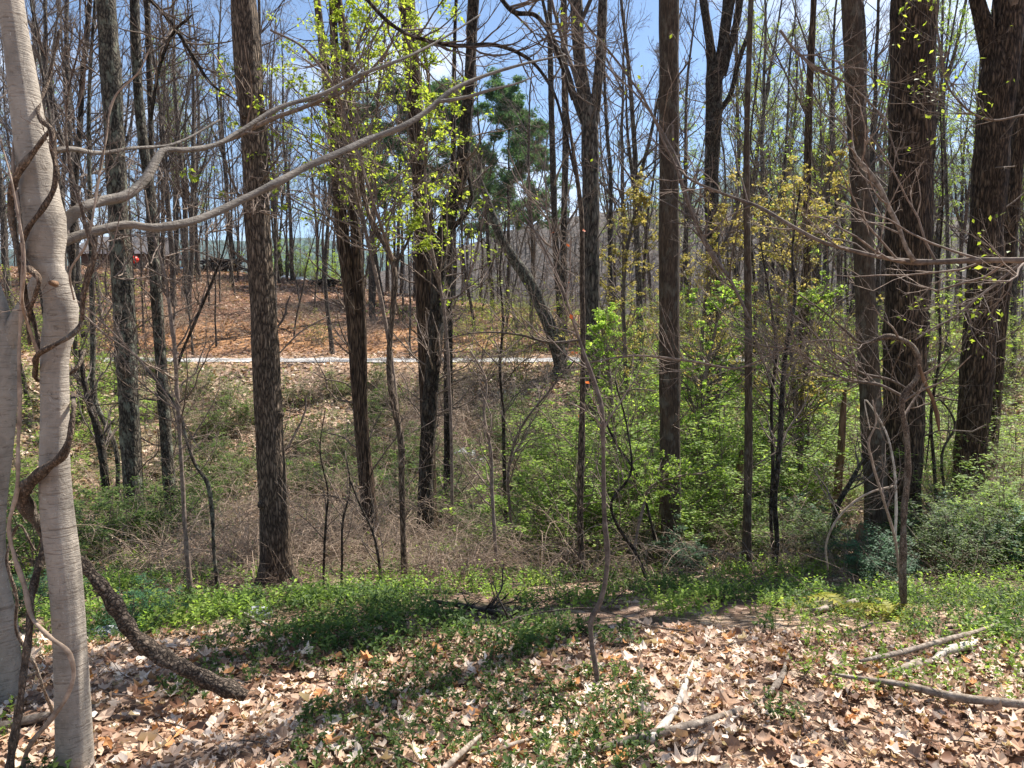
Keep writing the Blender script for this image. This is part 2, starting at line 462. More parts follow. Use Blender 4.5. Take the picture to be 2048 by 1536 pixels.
def hill_mat(name, a, b_, c, s):
    m, n, l, b, out = newmat(name)
    tc = n.new('ShaderNodeTexCoord')
    n1 = noise(n, l, tc.outputs['Object'], s, 8, .7)
    r = ramp(n, [(.35, a), (.5, b_), (.65, c)]); l.new(n1.outputs['Fac'], r.inputs['Fac'])
    l.new(r.outputs['Color'], b.inputs['Base Color']); b.inputs['Roughness'].default_value = 1
    bp = n.new('ShaderNodeBump'); bp.inputs['Distance'].default_value = 6 / s * .02; l.new(n1.outputs['Fac'], bp.inputs['Height']); l.new(bp.outputs[0], b.inputs['Normal'])
    return m
M['mount'] = hill_mat('mountain_forest', (.025, .06, .05), (.05, .09, .07), (.10, .12, .09), .03)
M['hill'] = hill_mat('wooded_hill', (.03, .028, .022), (.085, .07, .06), (.17, .14, .12), .7)

def flat_mat(name, c, rough=.7, metal=0):
    m, n, l, b, out = newmat(name)
    tc = n.new('ShaderNodeTexCoord')
    n1 = noise(n, l, tc.outputs['Object'], 6, 5, .6)
    r = ramp(n, [(.3, tuple(x * .75 for x in c)), (.7, tuple(min(1, x * 1.15) for x in c))]); l.new(n1.outputs['Fac'], r.inputs['Fac'])
    l.new(r.outputs['Color'], b.inputs['Base Color']); b.inputs['Roughness'].default_value = rough; b.inputs['Metallic'].default_value = metal
    return m
M['red'] = flat_mat('red_enamel', (.72, .04, .02), .35)
M['white'] = flat_mat('white_paint', (.75, .75, .75))
M['wall'] = flat_mat('dark_boards', (.10, .06, .045))
M['roof'] = flat_mat('roof_shingles', (.12, .11, .11))
M['steel'] = flat_mat('steel', (.3, .3, .3), .4, .6)
M['blue'] = flat_mat('blue_tarp', (.05, .22, .55), .5)
M['rock'] = flat_mat('rock', (.36, .37, .39), .9)
M['deck'] = flat_mat('deck_boards', (.48, .36, .28), .8)
M['glass'] = flat_mat('dark_glass', (.03, .04, .05), .1)

# ------------------------------------------------------------------ ground
def axis(segs):
    out = [segs[0][0]]
    for a, b_, st in segs:
        k = max(1, int(round((b_ - a) / st)))
        out += list(np.linspace(a, b_, k + 1)[1:])
    return np.array(out)
xs = axis([(-6000, -600, 900), (-600, -80, 40), (-80, -25, 3), (-25, -7, .45), (-7, 7, .12), (7, 25, .45), (25, 80, 3), (80, 600, 40), (600, 6000, 900)])
ys = axis([(-300, -20, 40), (-20, 1, 1.5), (1, 9, .12), (9, 18, .22), (18, 44, .4), (44, 80, 2), (80, 220, 10), (220, 800, 60), (800, 8000, 900)])
X, Yg = np.meshgrid(xs, ys)
Z = G(X, Yg)
lum = np.zeros_like(Z)
for _ in range(26):
    a = rng.uniform(0, 2 * pi); k = rng.uniform(6, 22); ph = rng.uniform(0, 6.28)
    lum += np.sin((X * cos(a) + Yg * sin(a)) * k + ph) / 26 ** .5
Z = Z + .012 * lum * (np.abs(X) < 9) * (Yg > 0) * (Yg < 10)
Vv = np.stack([X, Yg, Z], -1).reshape(-1, 3)
nx, ny = len(xs), len(ys)
ii, jj = np.meshgrid(np.arange(ny - 1), np.arange(nx - 1), indexing='ij')
a0 = (ii * nx + jj).ravel()
Qd = np.stack([a0, a0 + 1, a0 + nx + 1, a0 + nx], -1)
bf = Buf(); bf.add(Vv, Qd)
ground = link('ground', bf.mesh('ground', M['ground']))
ground['kind'] = 'structure'

# road: gently bending sheet just above the ground
rx = np.linspace(-60, 50, 331)
rb = Buf()
yc = 30.2 + .0022 * (rx + 4) ** 2 * .35
rows = []
for off in (-2.1, -1.0, 0, 1.0, 2.1):
    yy = yc + off + (.22 * np.sin(rx * 2.3 + off) + .15 * np.sin(rx * 5.1)) * (abs(off) > 2)
    rows.append(np.stack([rx, yy, np.maximum(G(rx, yy), .5) + .03 - .012 * (off / 2.1) ** 2], -1))
rows = np.array(rows)
k5, kn = rows.shape[:2]
ii, jj = np.meshgrid(np.arange(k5 - 1), np.arange(kn - 1), indexing='ij')
a0 = (ii * kn + jj).ravel()
rb.add(rows.reshape(-1, 3), np.stack([a0, a0 + 1, a0 + kn + 1, a0 + kn], -1))
road = link('road', rb.mesh('road', M['road'])); road['kind'] = 'structure'

# far hills
def hill(name, Y, depth, prof, mat, rough, nx_=160, ny_=26):
    us = np.array([p[0] for p in prof]); vs = np.array([p[1] for p in prof])
    U_ = np.linspace(us[0], us[-1], nx_)
    top = np.interp(U_, us, vs)
    P = []
    r2 = np.random.default_rng(5)
    ph = r2.uniform(0, 6.28, 40)
    for j in range(ny_):
        t = j / (ny_ - 1)
        Yj = Y + depth * t
        prof_h = sin(min(t / .55, 1) * pi / 2) if t < .55 else cos((t - .55) / .45 * pi / 2)
        row = []
        for i, u in enumerate(U_):
            x = (u - 1024) / F * (Y + depth * .55)
            h = (670 - top[i]) / F * (Y + depth * .55) + 1.6
            nn = sum(sin(x * (k + 1) * 2.1 / depth + Yj * (k % 5) * 3 / depth + ph[k]) / (k + 1.5) for k in range(24))
            row.append((x, Yj, h * prof_h + rough * nn * min(1, prof_h * 2) - 1.0))
        P.append(row)
    P = np.array(P, float)
    ii, jj = np.meshgrid(np.arange(ny_ - 1), np.arange(nx_ - 1), indexing='ij')
    a0 = (ii * nx_ + jj).ravel()
    bb = Buf(); bb.add(P.reshape(-1, 3), np.stack([a0, a0 + 1, a0 + nx_ + 1, a0 + nx_], -1))
    o = link(name, bb.mesh(name, mat)); o['kind'] = 'structure'
    return o
hill('mountain', 1500, 900, [(-1200, 560), (-400, 530), (200, 500), (620, 478), (900, 520), (1150, 470), (1350, 400), (1560, 345), (1700, 330), (1900, 322), (2100, 300), (2500, 330), (3300, 450)], M['mount'], 9)
hill('wooded_hill', 210, 160, [(-1800, 600), (-600, 590), (300, 580), (700, 560), (900, 500), (1080, 440), (1250, 418), (1450, 420), (1700, 440), (2000, 445), (2400, 430), (3600, 500)], M['hill'], 1.2)

# ------------------------------------------------------------------ branching
def spawn(P, R, k, t0, t1, ang, lr, n=4, wob=.25, up=.1, rr=.5, L=None, tip=.25, rmin=.0, taper=True, perp=None, flat=0):
    M_, N = R.shape
    t = rng.uniform(t0, t1, (M_, k))
    f = t * (N - 1); i = np.minimum(f.astype(int), N - 2); w = (f - i)[..., None]
    rows = np.arange(M_)[:, None]
    st = P[rows, i] * (1 - w) + P[rows, i + 1] * w
    rs_ = R[rows, i] * (1 - w[..., 0]) + R[rows, i + 1] * w[..., 0]
    tan = nrm(P[rows, i + 1] - P[rows, i])
    plen = np.linalg.norm(np.diff(P, axis=1), axis=-1).sum(1)[:, None]
    rv = rng.normal(size=(M_, k, 3))
    if flat: rv[..., 2] *= (1 - flat)
    pv = nrm(rv - tan * (rv * tan).sum(-1, keepdims=True))
    a = ang * rng.uniform(.65, 1.3, (M_, k, 1))
    d = np.cos(a) * tan + np.sin(a) * pv
    ln = (plen * lr if L is None else L) * rng.uniform(.45, 1.25, (M_, k))
    if taper: ln = ln * (1.15 - .75 * t)
    K = M_ * k
    d = d.reshape(K, 3); st = st.reshape(K, 3); ln = ln.reshape(K); rs_ = rs_.reshape(K)
    Q = np.empty((K, n, 3)); Q[:, 0] = st
    cur = d.copy()
    for j in range(1, n):
        cur = nrm(cur + rng.normal(size=(K, 3)) * wob + np.array([0, 0, up]))
        Q[:, j] = Q[:, j - 1] + cur * (ln / (n - 1))[:, None]
    r0 = np.maximum(rs_ * rr, rmin)
    Rr = r0[:, None] * np.linspace(1, tip, n)[None]
    Rr = np.maximum(Rr, rmin * .6)
    return Q, Rr

def leaves_at(Q, count, size, spread, t0=.2, droop=.2, flatness=.5, cluster=1, quad=True):
    """leaf blades scattered along paths Q; each a folded four-point blade (2 tris) -> verts, tris, tint"""
    M_, N = Q.shape[:2]
    idx = rng.integers(0, M_, count)
    f = rng.uniform(t0, 1, count) * (N - 1); i = np.minimum(f.astype(int), N - 2); w = (f - i)[:, None]
    c = Q[idx, i] * (1 - w) + Q[idx, i + 1] * w
    c = np.repeat(c, cluster, 0)
    K = len(c)
    c = c + rng.normal(size=(K, 3)) * spread * np.array([1, 1, .5])
    ax = rng.normal(size=(K, 3)); ax[:, 2] = ax[:, 2] * (1 - flatness) - droop; ax = nrm(ax)
    nn_ = rng.normal(size=(K, 3)) * (1 - flatness); nn_[:, 2] += .9
    sd = nrm(np.cross(ax, nn_))
    s = size * rng.uniform(.55, 1.25, (K, 1))
    up_ = nrm(np.cross(sd, ax))
    p0 = c; p1 = c + ax * s * .5 + sd * s * .32 + up_ * s * .08; p2 = c + ax * s * 1.05; p3 = c + ax * s * .5 - sd * s * .32 + up_ * s * .08
    V = np.stack([p0, p1, p2, p3], 1).reshape(-1, 3)
    b0 = np.arange(K) * 4
    T = np.concatenate([np.stack([b0, b0 + 1, b0 + 2], -1), np.stack([b0, b0 + 2, b0 + 3], -1)])
    return V, T, np.repeat(rng.uniform(0, 1, K), 4)

# ------------------------------------------------------------------ bark relief on big trunks
def relief(kind, seed):
    r2 = np.random.default_rng(seed)
    def f(P, th):
        z = P[:, :, 2][:, :, None]
        th_ = th[None, None, :]
        o = np.ones((P.shape[0], P.shape[1], len(th)))
        K = {'smooth': 7, 'furrow': 16, 'shaggy': 14, 'brown': 12, 'mossy': 7, 'dark': 10, 'plain': 5}.get(kind, 5)
        amp = {'smooth': .022, 'furrow': .022, 'shaggy': .035, 'brown': .028, 'mossy': .025, 'dark': .035, 'plain': .012}.get(kind, .02)
        for k in range(K):
            h = r2.integers(2, 4 + K)
            o = o + amp / (1 + .06 * k) * np.sin(h * th_ + r2.uniform(.3, 3.0) * z * (1 + .3 * r2.integers(0, 4)) + r2.uniform(0, 6.28) + .8 * np.sin(z * r2.uniform(1, 5))) / math.sqrt(K) * 1.6
        return o
    return f

def lump(kind):
    return kind

def trunk_geo(pts, Y, kind, seed, top=None, sides=26, flare=1.5, base=True, ring=.07):
    """pts: (u, v, width px[, Y]) from the top of the photograph to the root"""
    rows_ = []
    for p in pts:
        y = p[3] if len(p) > 3 else Y
        q = at(p[0], p[1], y)
        rows_.append([*q, px_r(p[2], y, p[0])])
    rows_ = np.array(rows_)
    if base:
        x, y = rows_[-1][0], rows_[-1][1]
        gz = float(G(x, y))
        if rows_[-1][2] > gz + .05:
            rows_ = np.vstack([rows_, [x, y, gz - .12, rows_[-1][3] * 1.08]])
        else:
            keep = rows_[:, 2] > gz
            rows_ = np.vstack([rows_[keep], [x, y, gz - .12, rows_[-1][3]]])
    if top is not None:
        d = rows_[0, :3] - rows_[min(2, len(rows_) - 1), :3]; d = d / np.linalg.norm(d)
        d = d * .6 + np.array([0, 0, .4]); d /= np.linalg.norm(d)
        H_ = top - rows_[0, 2]
        if H_ > .5:
            ext = []
            for t in (1., .66, .33):
                pt = rows_[0, :3] + d * H_ * t + np.array([.25 * sin(seed + t * 4), .2 * cos(seed * 2 + t * 3), 0]) * H_ * .05 * t
                ext.append([*pt, rows_[0, 3] * (1 - .72 * t)])
            rows_ = np.vstack([ext, rows_])
    L_ = np.linalg.norm(np.diff(rows_[:, :3], axis=0), axis=1).sum()
    m_ = int(np.clip(L_ / ring, 12, 150))
    C = cat_rom(rows_, m_)
    C[:, 3] = np.maximum(C[:, 3], .003)
    if base and flare > 1:
        hgt = C[:, 2] - float(G(C[-1, 0], C[-1, 1]))
        C[:, 3] *= 1 + (flare - 1) * 1.3 * np.exp(-np.maximum(hgt, 0) / .2)
    # slow swelling
    s_ = np.linspace(0, L_, m_)
    C[:, 3] *= 1 + .03 * np.sin(s_ * 4.1 + seed) + .02 * np.sin(s_ * 9.7 + 2 * seed)
    return C

NTREE = {}
ALLTRACE = []
def tree(name, label, cat, Y, trunks, kind='brown', mat=None, top=None, twigs=0, seed=1, sides=26, flare=1.45, group=None, crown=True,
         twiglen=.9, leafmat=None, nleaf=0, leafsize=.05, stubs=0, twigmat='twig', hang=0, tw_range=(.05, .95), up=.12, ring=.07, fine=2):
    """a tree standing at its place: trunk, limbs, branches, foliage"""
    C0 = trunk_geo(trunks[0], Y, kind, seed, top, sides, flare, True, ring)
    loc = (C0[-1, 0], C0[-1, 1], float(G(C0[-1, 0], C0[-1, 1])))
    t = thing(name, label, cat, loc, group)
    bm_ = Buf()
    v, q = tubes(C0[None, :, :3], C0[None, :, 3], sides, relief(kind, seed))
    bm_.add(v, q)
    # knots and stubs on the trunk
    r2 = np.random.default_rng(seed + 100)
    for _ in range(stubs):
        i = r2.integers(len(C0) // 5, len(C0) - 4)
        a = r2.uniform(-pi, 0) if r2.random() < .75 else r2.uniform(0, pi)
        d = np.array([cos(a), sin(a) * .8, r2.uniform(-.1, .5)]); d /= np.linalg.norm(d)
        p0 = C0[i, :3] + d * C0[i, 3] * .65
        ll = C0[i, 3] * r2.uniform(.45, .9)
        Ps = np.array([p0, p0 + d * ll * .5, p0 + d * ll * .8, p0 + d * ll])
        rr_ = C0[i, 3] * r2.uniform(.22, .42)
        v, q, tt = tube1(Ps, np.array([rr_ * 1.4, rr_ * 1.05, rr_ * .85, rr_ * .4]), 8)
        bm_.add(v, q, tt)
    mt = M[mat or kind] if (mat or kind) in M else M['pole']
    link('trunk', bm_.mesh('trunk', mt, loc), t)
    forks = []
    for tr in trunks[1:]:
        C = trunk_geo(tr, Y, kind, seed + len(forks) + 3, (top - .5 - len(forks) * .4) if (top and tr[0][1] <= 5) else None, max(8, sides // 2), 1, False, ring)
        forks.append(C)
        fb = Buf(); v, q = tubes(C[None, :, :3], C[None, :, 3], max(8, sides // 2), relief(kind, seed + 9)); fb.add(v, q)
        link('limb', fb.mesh('limb', mt, loc), t)
    paths = [C0] + forks
    tb = Buf(); lv = []
    allfine = []
    for ci, C in enumerate(paths):
        Cr = C[::-1]   # root to tip
        Pq = Cr[None, :, :3]; Rq = Cr[None, :, 3]
        if crown and top:
            # big limbs above
            zt = Cr[:, 2]; k0 = np.searchsorted(np.sort(zt), 6.0 if Y < 16 else 5.0) / len(zt)
            if k0 < .9:
                B1, r1 = spawn(Pq, Rq, 7 if ci == 0 else 4, k0, .97, .75, .24, 7, .14, .12, .36, tip=.3)
                B2, r2_ = spawn(B1, r1, 5, .15, .97, .7, .5, 5, .2, .1, .55, tip=.3)
                B3, r3 = spawn(B2, r2_, 3, .1, 1, .7, .5, 4, .25, .08, .5, tip=.35, rmin=.003)
                for (b_, r_, s_) in ((B1, r1, 6), (B2, r2_, 4), (B3, r3, 3)):
                    v, q = tubes(b_, r_, s_); tb.add(v, q)
                allfine.append(B3)
        if twigs:
            kk = int(twigs * (1.5 if Y > 9.9 else 1.1)) if ci == 0 else max(2, twigs // 3)
            T1, q1 = spawn(Pq, Rq, kk, tw_range[0], tw_range[1], 1.15, .2, 7, .2, up, .16, L=twiglen, tip=.35, rmin=.0028)
            q1 = np.clip(q1, 0, .012)
            T2, q2 = spawn(T1, q1, 4, .15, .95, .8, .5, 4, .22, .04, .7, tip=.4, rmin=.002)
            v, q = tubes(T1, q1, 4); tb.add(v, q)
            v, q = tubes(T2, q2, 3); tb.add(v, q)
            if fine > 1:
                T3, q3 = spawn(T2, q2, 3, .15, .95, .8, .5, 3, .25, .0, .7, tip=.5, rmin=.0015)
                v, q = tubes(T3, q3, 3); tb.add(v, q)
                allfine.append(T3)
            else:
                allfine.append(T2)
        if hang:
            hp, hr = spawn(Pq, Rq, hang, .08, .95, .25, .2, 8, .16, -.03, .1, L=.9, tip=.7, rmin=.003)
            hr = np.clip(hr, 0, .008)
            v, q = tubes(hp, hr, 4)
            hb = Buf(); hb.add(v, q)
            link('bark_strands', hb.mesh('bark_strands', M['cane' if kind == 'brown' else 'twig'], loc), t)
    if tb.n:
        link('branches', tb.mesh('branches', M[twigmat], loc), t)
    if leafmat and nleaf and allfine:
        Qf = allfine[-1] if len(allfine) == 1 else allfine[-1]
        lb = Buf()
        v, tt, ti = leaves_at(Qf, nleaf, leafsize, leafsize * .5)
        lb.add(v, None, tt, ti)
        link('foliage', lb.mesh('foliage', M[leafmat], loc, False), t)
    NTREE[label] = t
    return t, paths

def stem(name, label, cat, pts, mat, sides=10, group=None, ground_end=None, rough=.12, twigs=0, seed=0, twiglen=.5, twigmat='twig',
         leafmat=None, nleaf=0, leafsize=.04, part='stem', up=.1, fine=True, ring=.04, flat=0, root='last', twn=4, settle=None, close=False, tw0=.12):
    """a winding stem, vine, fallen limb or overhead branch traced from (u, v, w px, Y)"""
    rows_ = []
    for p in pts:
        q = at(p[0], p[1], p[3]); r_ = px_r(p[2], p[3], p[0])
        if settle is not None:
            # lies on the ground: keep pixel, solve depth by marching
            d = (q - EYE) / np.linalg.norm(q - EYE)
            s_ = 1.0
            for _ in range(4000):
                c_ = EYE + d * s_
                if c_[2] < float(G(c_[0], c_[1])) + settle + r_ * .7: break
                s_ += .01
            q = EYE + d * s_
            r_ = px_r(p[2], q[1], p[0])
        rows_.append([*q, r_])
    rows_ = np.array(rows_)
    L_ = np.linalg.norm(np.diff(rows_[:, :3], axis=0), axis=1).sum()
    m_ = int(np.clip(L_ / ring, 8, 140))
    C = cat_rom(rows_, m_)
    C[:, 3] = np.maximum(C[:, 3], .002)
    r2 = np.random.default_rng(seed)
    ph = r2.uniform(0, 6.28, 6)
    def dd(i, th):
        return 1 + rough * (np.sin(2 * th + i * .35 + ph[0]) * .5 + np.sin(3 * th - i * .2 + ph[1]) * .4 + np.sin(5 * th + i * .11 + ph[2]) * .35) + rough * .7 * sin(i * .9 + ph[3])
    if root == 'last': e = C[-1]
    else: e = C[0]
    loc = (e[0], e[1], e[2])
    t = thing(name, label, cat, loc, group)
    bb = Buf(); v, q, tt = tube1(C[:, :3], C[:, 3], sides, dd); bb.add(v, q, tt)
    link(part, bb.mesh(part, M[mat], loc), t)
    if twigs:
        Cr = C if root == 'first' else C[::-1]
        T1, q1 = spawn(Cr[None, :, :3], Cr[None, :, 3], twigs, tw0, .99, .8, .3, 7, .17, up, .5, L=twiglen, tip=.35, rmin=.0018, flat=flat)
        q1 = np.clip(q1, 0, .012)
        T2, q2 = spawn(T1, q1, twn, .15, .98, .75, .55, 4, .2, up * .6, .65, tip=.4, rmin=.0013, flat=flat)
        tb = Buf()
        v, q = tubes(T1, q1, 5); tb.add(v, q)
        v, q = tubes(T2, q2, 3); tb.add(v, q)
        Ql = T2
        if fine:
            T3, q3 = spawn(T2, q2, 3, .2, 1, .7, .5, 3, .2, up * .5, .7, tip=.5, rmin=.001, flat=flat)
            v, q = tubes(T3, q3, 3); tb.add(v, q); Ql = T3
        link('twigs', tb.mesh('twigs', M[twigmat], loc), t)
        if leafmat and nleaf:
            lb = Buf(); v, tt, ti = leaves_at(Ql, nleaf, leafsize, leafsize * .4, droop=.5); lb.add(v, None, tt, ti)
            link('foliage', lb.mesh('foliage', M[leafmat], loc, False), t)
    return t, C


# ------------------------------------------------------------------ the trees that can be told apart
# pale vine-wrapped trunk close to the camera, with its two long boughs
T_PALE = [(10, -60, 66), (20, 0, 62), (30, 60, 60), (44, 150, 66), (58, 250, 72), (72, 330, 78), (82, 400, 84), (92, 450, 92), (90, 505, 88), (104, 548, 66), (120, 595, 72), (124, 635, 78), (112, 690, 66), (110, 800, 66),
          (112, 1000, 74), (130, 1150, 74), (145, 1400, 75), (150, 1530, 77), (151, 1600, 80)]
T_PALE = [(a, b_, c * .95) for a, b_, c in T_PALE]
t, P_PALE = tree('pale_tree', 'smooth pale grey tree close by with thick vines wound round its bulging trunk', 'tree', 2.5, [T_PALE], 'smooth', top=9.5, seed=3,
     sides=40, flare=1.15, twigs=0, crown=False, ring=.02)
loc = t.location
def bough(parent, pts, nm='bough', twigs=16, seed=1, twl=.5, sides=14, up=.05):
    rows_ = np.array([[*at(p[0], p[1], p[3]), px_r(p[2], p[3], p[0])] for p in pts])
    C = cat_rom(rows_, 90)
    bb = Buf()
    ph = seed * 1.7
    v, q, tt = tube1(C[:, :3], C[:, 3], sides, lambda i, th: 1 + .06 * np.sin(3 * th + i * .3 + ph) + .05 * sin(i * .8 + ph) + .10 * max(0, sin(i * .37 + ph)) ** 12 + .04 * np.sin(5 * th - i * .5)); bb.add(v, q, tt)
    o = link(nm, bb.mesh(nm, M['bough'], parent.location), parent)
    T1, q1 = spawn(C[None, :, :3], C[None, :, 3], twigs, .12, .99, .8, .3, 8, .13, up, .5, L=twl, tip=.35, rmin=.0015)
    q1 = np.clip(q1, 0, .006)
    T2, q2 = spawn(T1, q1, 5, .15, .98, .75, .5, 5, .18, .03, .65, tip=.4, rmin=.0012)
    T3, q3 = spawn(T2, q2, 2, .3, .98, .75, .5, 4, .18, .0, .65, tip=.4, rmin=.001)
    tb = Buf()
    for a_, b_, s_ in ((T1, q1, 5), (T2, q2, 4), (T3, q3, 3)):
        v, q = tubes(a_, b_, s_); tb.add(v, q)
    link('twigs', tb.mesh('twigs', M['twig'], (0, 0, 0)), o)
    return C
bough(t, [(105, 492, 30, 2.52), (150, 474, 23, 2.56), (200, 460, 20, 2.6), (262, 449, 18, 2.68), (300, 455, 17, 2.72), (360, 448, 17, 2.8), (420, 430, 16, 2.9), (500, 392, 15, 3.02), (560, 362, 15, 3.1), (610, 335, 14, 3.2),
          (680, 305, 14, 3.32), (750, 275, 13, 3.45), (800, 255, 12, 3.5), (850, 225, 10, 3.6), (905, 180, 9, 3.7), (960, 155, 7, 3.8), (1040, 130, 5, 3.95), (1130, 110, 3, 4.1)], twigs=32, seed=2)
bough(t, [(880, 203, 8, 3.6), (930, 195, 7, 3.65), (980, 180, 6, 3.7), (1030, 168, 4, 3.8), (1075, 150, 2, 3.9)], twigs=5, seed=7, twl=.3, sides=8)
bough(t, [(115, 470, 26, 2.55), (135, 440, 26, 2.58), (165, 415, 24, 2.6), (200, 403, 22, 2.66), (250, 392, 21, 2.72), (290, 358, 20, 2.8), (312, 320, 17, 2.85), (325, 302, 13, 2.88), (370, 300, 11, 2.95), (430, 290, 10, 3.05), (480, 262, 9, 3.15), (560, 215, 9, 3.3),
          (640, 190, 8, 3.4), (720, 150, 7, 3.5), (800, 120, 6, 3.6), (880, 80, 4, 3.8), (960, 30, 3, 4)], twigs=30, seed=4)
bough(t, [(92, 305, 14, 2.55), (130, 298, 13, 2.6), (200, 306, 9, 2.75), (260, 297, 7, 2.85), (340, 290, 6, 3.0), (440, 240, 4, 3.2)], twigs=9, seed=5, sides=8)
# cut stub
kb = Buf(); p0 = at(112, 568, 2.44)
v, q, tt = tube1(np.array([p0, p0 + [0, -.02, .002], p0 + [0, -.03, .003]]), np.array([.011, .0095, .008]), 12); kb.add(v, q, tt)
link('cut_stub', kb.mesh('cut_stub', M['rot'], loc), t)

t, _ = tree('pale_tree', 'second smooth pale trunk, partly cut off by the frame, beside the vine-wrapped tree', 'tree', 3.0,
     [[(-190, 100, 44), (-130, 300, 46), (-80, 440, 50), (-34, 550, 54), (-8, 620, 58), (4, 690, 60), (6, 800, 60), (0, 900, 56), (-12, 1020, 50), (-14, 1150, 60), (4, 1250, 66), (10, 1330, 66), (12, 1440, 74)],
      [(98, 500, 12), (72, 560, 20), (54, 600, 26), (32, 640, 32), (12, 700, 38)]],
     'smooth', top=9, seed=5, sides=32, flare=1.2, twigs=0, crown=False)

# vines on and around the pale tree
def vine(label, pts, **k):
    k.setdefault('sides', 12); k.setdefault('rough', .2); k.setdefault('mat', 'vine')
    mat = k.pop('mat'); pts = [(a, b_, c * .82, d) for a, b_, c, d in pts]
    return stem('woody_vine', label, 'vine', pts, mat, group=k.pop('group', None), ring=.015, **k)
vine('thick twisted brown vine bulging beside the pale trunk and rooted at its foot',
     [(146, 790, 12, 2.6), (145, 840, 14, 2.42), (138, 880, 17, 2.4), (122, 915, 24, 2.4), (98, 932, 30, 2.4), (70, 955, 34, 2.42), (46, 985, 36, 2.45), (56, 1022, 38, 2.5), (84, 1058, 30, 2.55), (90, 1090, 22, 2.55), (76, 1140, 20, 2.5), (64, 1190, 20, 2.45),
      (58, 1260, 20, 2.4), (48, 1340, 20, 2.38), (40, 1410, 21, 2.36), (24, 1500, 24, 2.35), (14, 1570, 26, 2.35)], mat='vine', rough=.2, sides=16)
vine('long thin tan vine looping in front of the pale trunk near its base',
     [(30, 250, 6, 2.5), (26, 340, 8, 2.45), (40, 440, 9, 2.42), (46, 520, 10, 2.42), (42, 620, 10, 2.42), (38, 720, 10, 2.42), (40, 800, 11, 2.42), (36, 900, 11, 2.42), (34, 980, 11, 2.42), (18, 1060, 12, 2.42), (28, 1110, 12, 2.42), (48, 1170, 13, 2.42),
      (64, 1235, 13, 2.4), (100, 1275, 12, 2.38), (138, 1306, 12, 2.36), (148, 1345, 12, 2.36), (136, 1388, 13, 2.36), (104, 1436, 14, 2.38), (60, 1490, 15, 2.4), (40, 1560, 16, 2.45)], mat='cane')
vine('tan vine ring crossing the pale trunk just below its bulge',
     [(190, 470, 12, 2.4), (188, 505, 12, 2.4), (176, 545, 12, 2.4), (165, 590, 11, 2.4), (165, 630, 12, 2.39), (160, 652, 13, 2.38), (140, 672, 14, 2.36), (108, 690, 15, 2.35), (80, 705, 15, 2.37), (72, 730, 15, 2.45), (84, 760, 13, 2.58), (150, 740, 11, 2.62), (170, 700, 10, 2.66)], mat='vine')
vine('brown vine climbing in slanting loops over the upper pale trunk',
     [(120, 60, 8, 2.62), (100, 150, 8, 2.6), (82, 240, 12, 2.44), (104, 262, 16, 2.41), (106, 300, 18, 2.41), (112, 345, 15, 2.4), (108, 375, 14, 2.4), (84, 420, 14, 2.39), (58, 455, 15, 2.4), (42, 500, 16, 2.43), (44, 560, 15, 2.46), (52, 600, 16, 2.5), (70, 650, 14, 2.52), (82, 700, 13, 2.5)], mat='vine')
vine('dark vine hugging the pale trunk where it narrows above the bulge',
     [(98, 262, 8, 2.41), (70, 300, 16, 2.41), (40, 338, 20, 2.41), (24, 380, 17, 2.43), (22, 430, 17, 2.45), (30, 480, 17, 2.46), (52, 530, 18, 2.42), (78, 560, 16, 2.4), (70, 590, 12, 2.42), (56, 640, 10, 2.46), (60, 690, 10, 2.47)], mat='vine')
vine('thin reddish brown climber rising past the pale trunk and forking high up',
     [(160, -10, 4, 2.35), (158, 90, 4, 2.35), (138, 180, 5, 2.35), (132, 260, 6, 2.35), (142, 340, 8, 2.35), (160, 405, 9, 2.34), (176, 465, 10, 2.33), (190, 500, 10, 2.33), (184, 540, 10, 2.34), (168, 590, 10, 2.36), (164, 640, 8, 2.38)], twigs=7, twiglen=.35, root='last', up=.12)
vine('slender pinkish climber bending across the second pale trunk',
     [(0, 280, 4, 2.3), (18, 340, 5, 2.3), (34, 420, 6, 2.3), (46, 480, 6, 2.3), (50, 540, 6, 2.3), (44, 600, 7, 2.34), (60, 660, 9, 2.42), (78, 710, 12, 2.45)], mat='cane', twigs=5, twiglen=.3)
vine('pale upright climber with a reddish tip arching towards the mossy trunk',
     [(300, 95, 3, 2.5), (280, 140, 4, 2.5), (232, 190, 5, 2.48), (210, 290, 6, 2.45), (195, 370, 7, 2.4), (186, 430, 6, 2.38), (172, 490, 6, 2.37), (140, 545, 6, 2.38), (148, 600, 6, 2.4)], mat='cane', twigs=6, twiglen=.3, up=.2)
vine('thin stem slanting up from the litter between the two pale trunks',
     [(90, 1000, 4, 2.6), (70, 1100, 5, 2.6), (40, 1050, 8, 2.6), (14, 1110, 9, 2.6), (34, 1200, 9, 2.6), (32, 1260, 9, 2.62), (70, 1330, 8, 2.65), (88, 1380, 8, 2.7), (108, 1430, 10, 2.8)], mat='vine')

# rough leaning stem that dips behind the pale tree to the litter
stem('leaning_limb', 'thick rough-barked limb slanting down from behind the pale tree into the leaf litter', 'limb',
     [(84, 1060, 22, 2.75), (120, 1090, 24, 2.9), (170, 1134, 26, 3.0), (205, 1175, 30, 3.0), (240, 1225, 33, 3.0), (272, 1275, 36, 3.0), (320, 1312, 36, 3.0), (380, 1342, 34, 2.98), (430, 1366, 34, 2.96), (470, 1382, 36, 2.95), (492, 1392, 26, 2.95)], 'limb', 20, rough=.16, ring=.015)

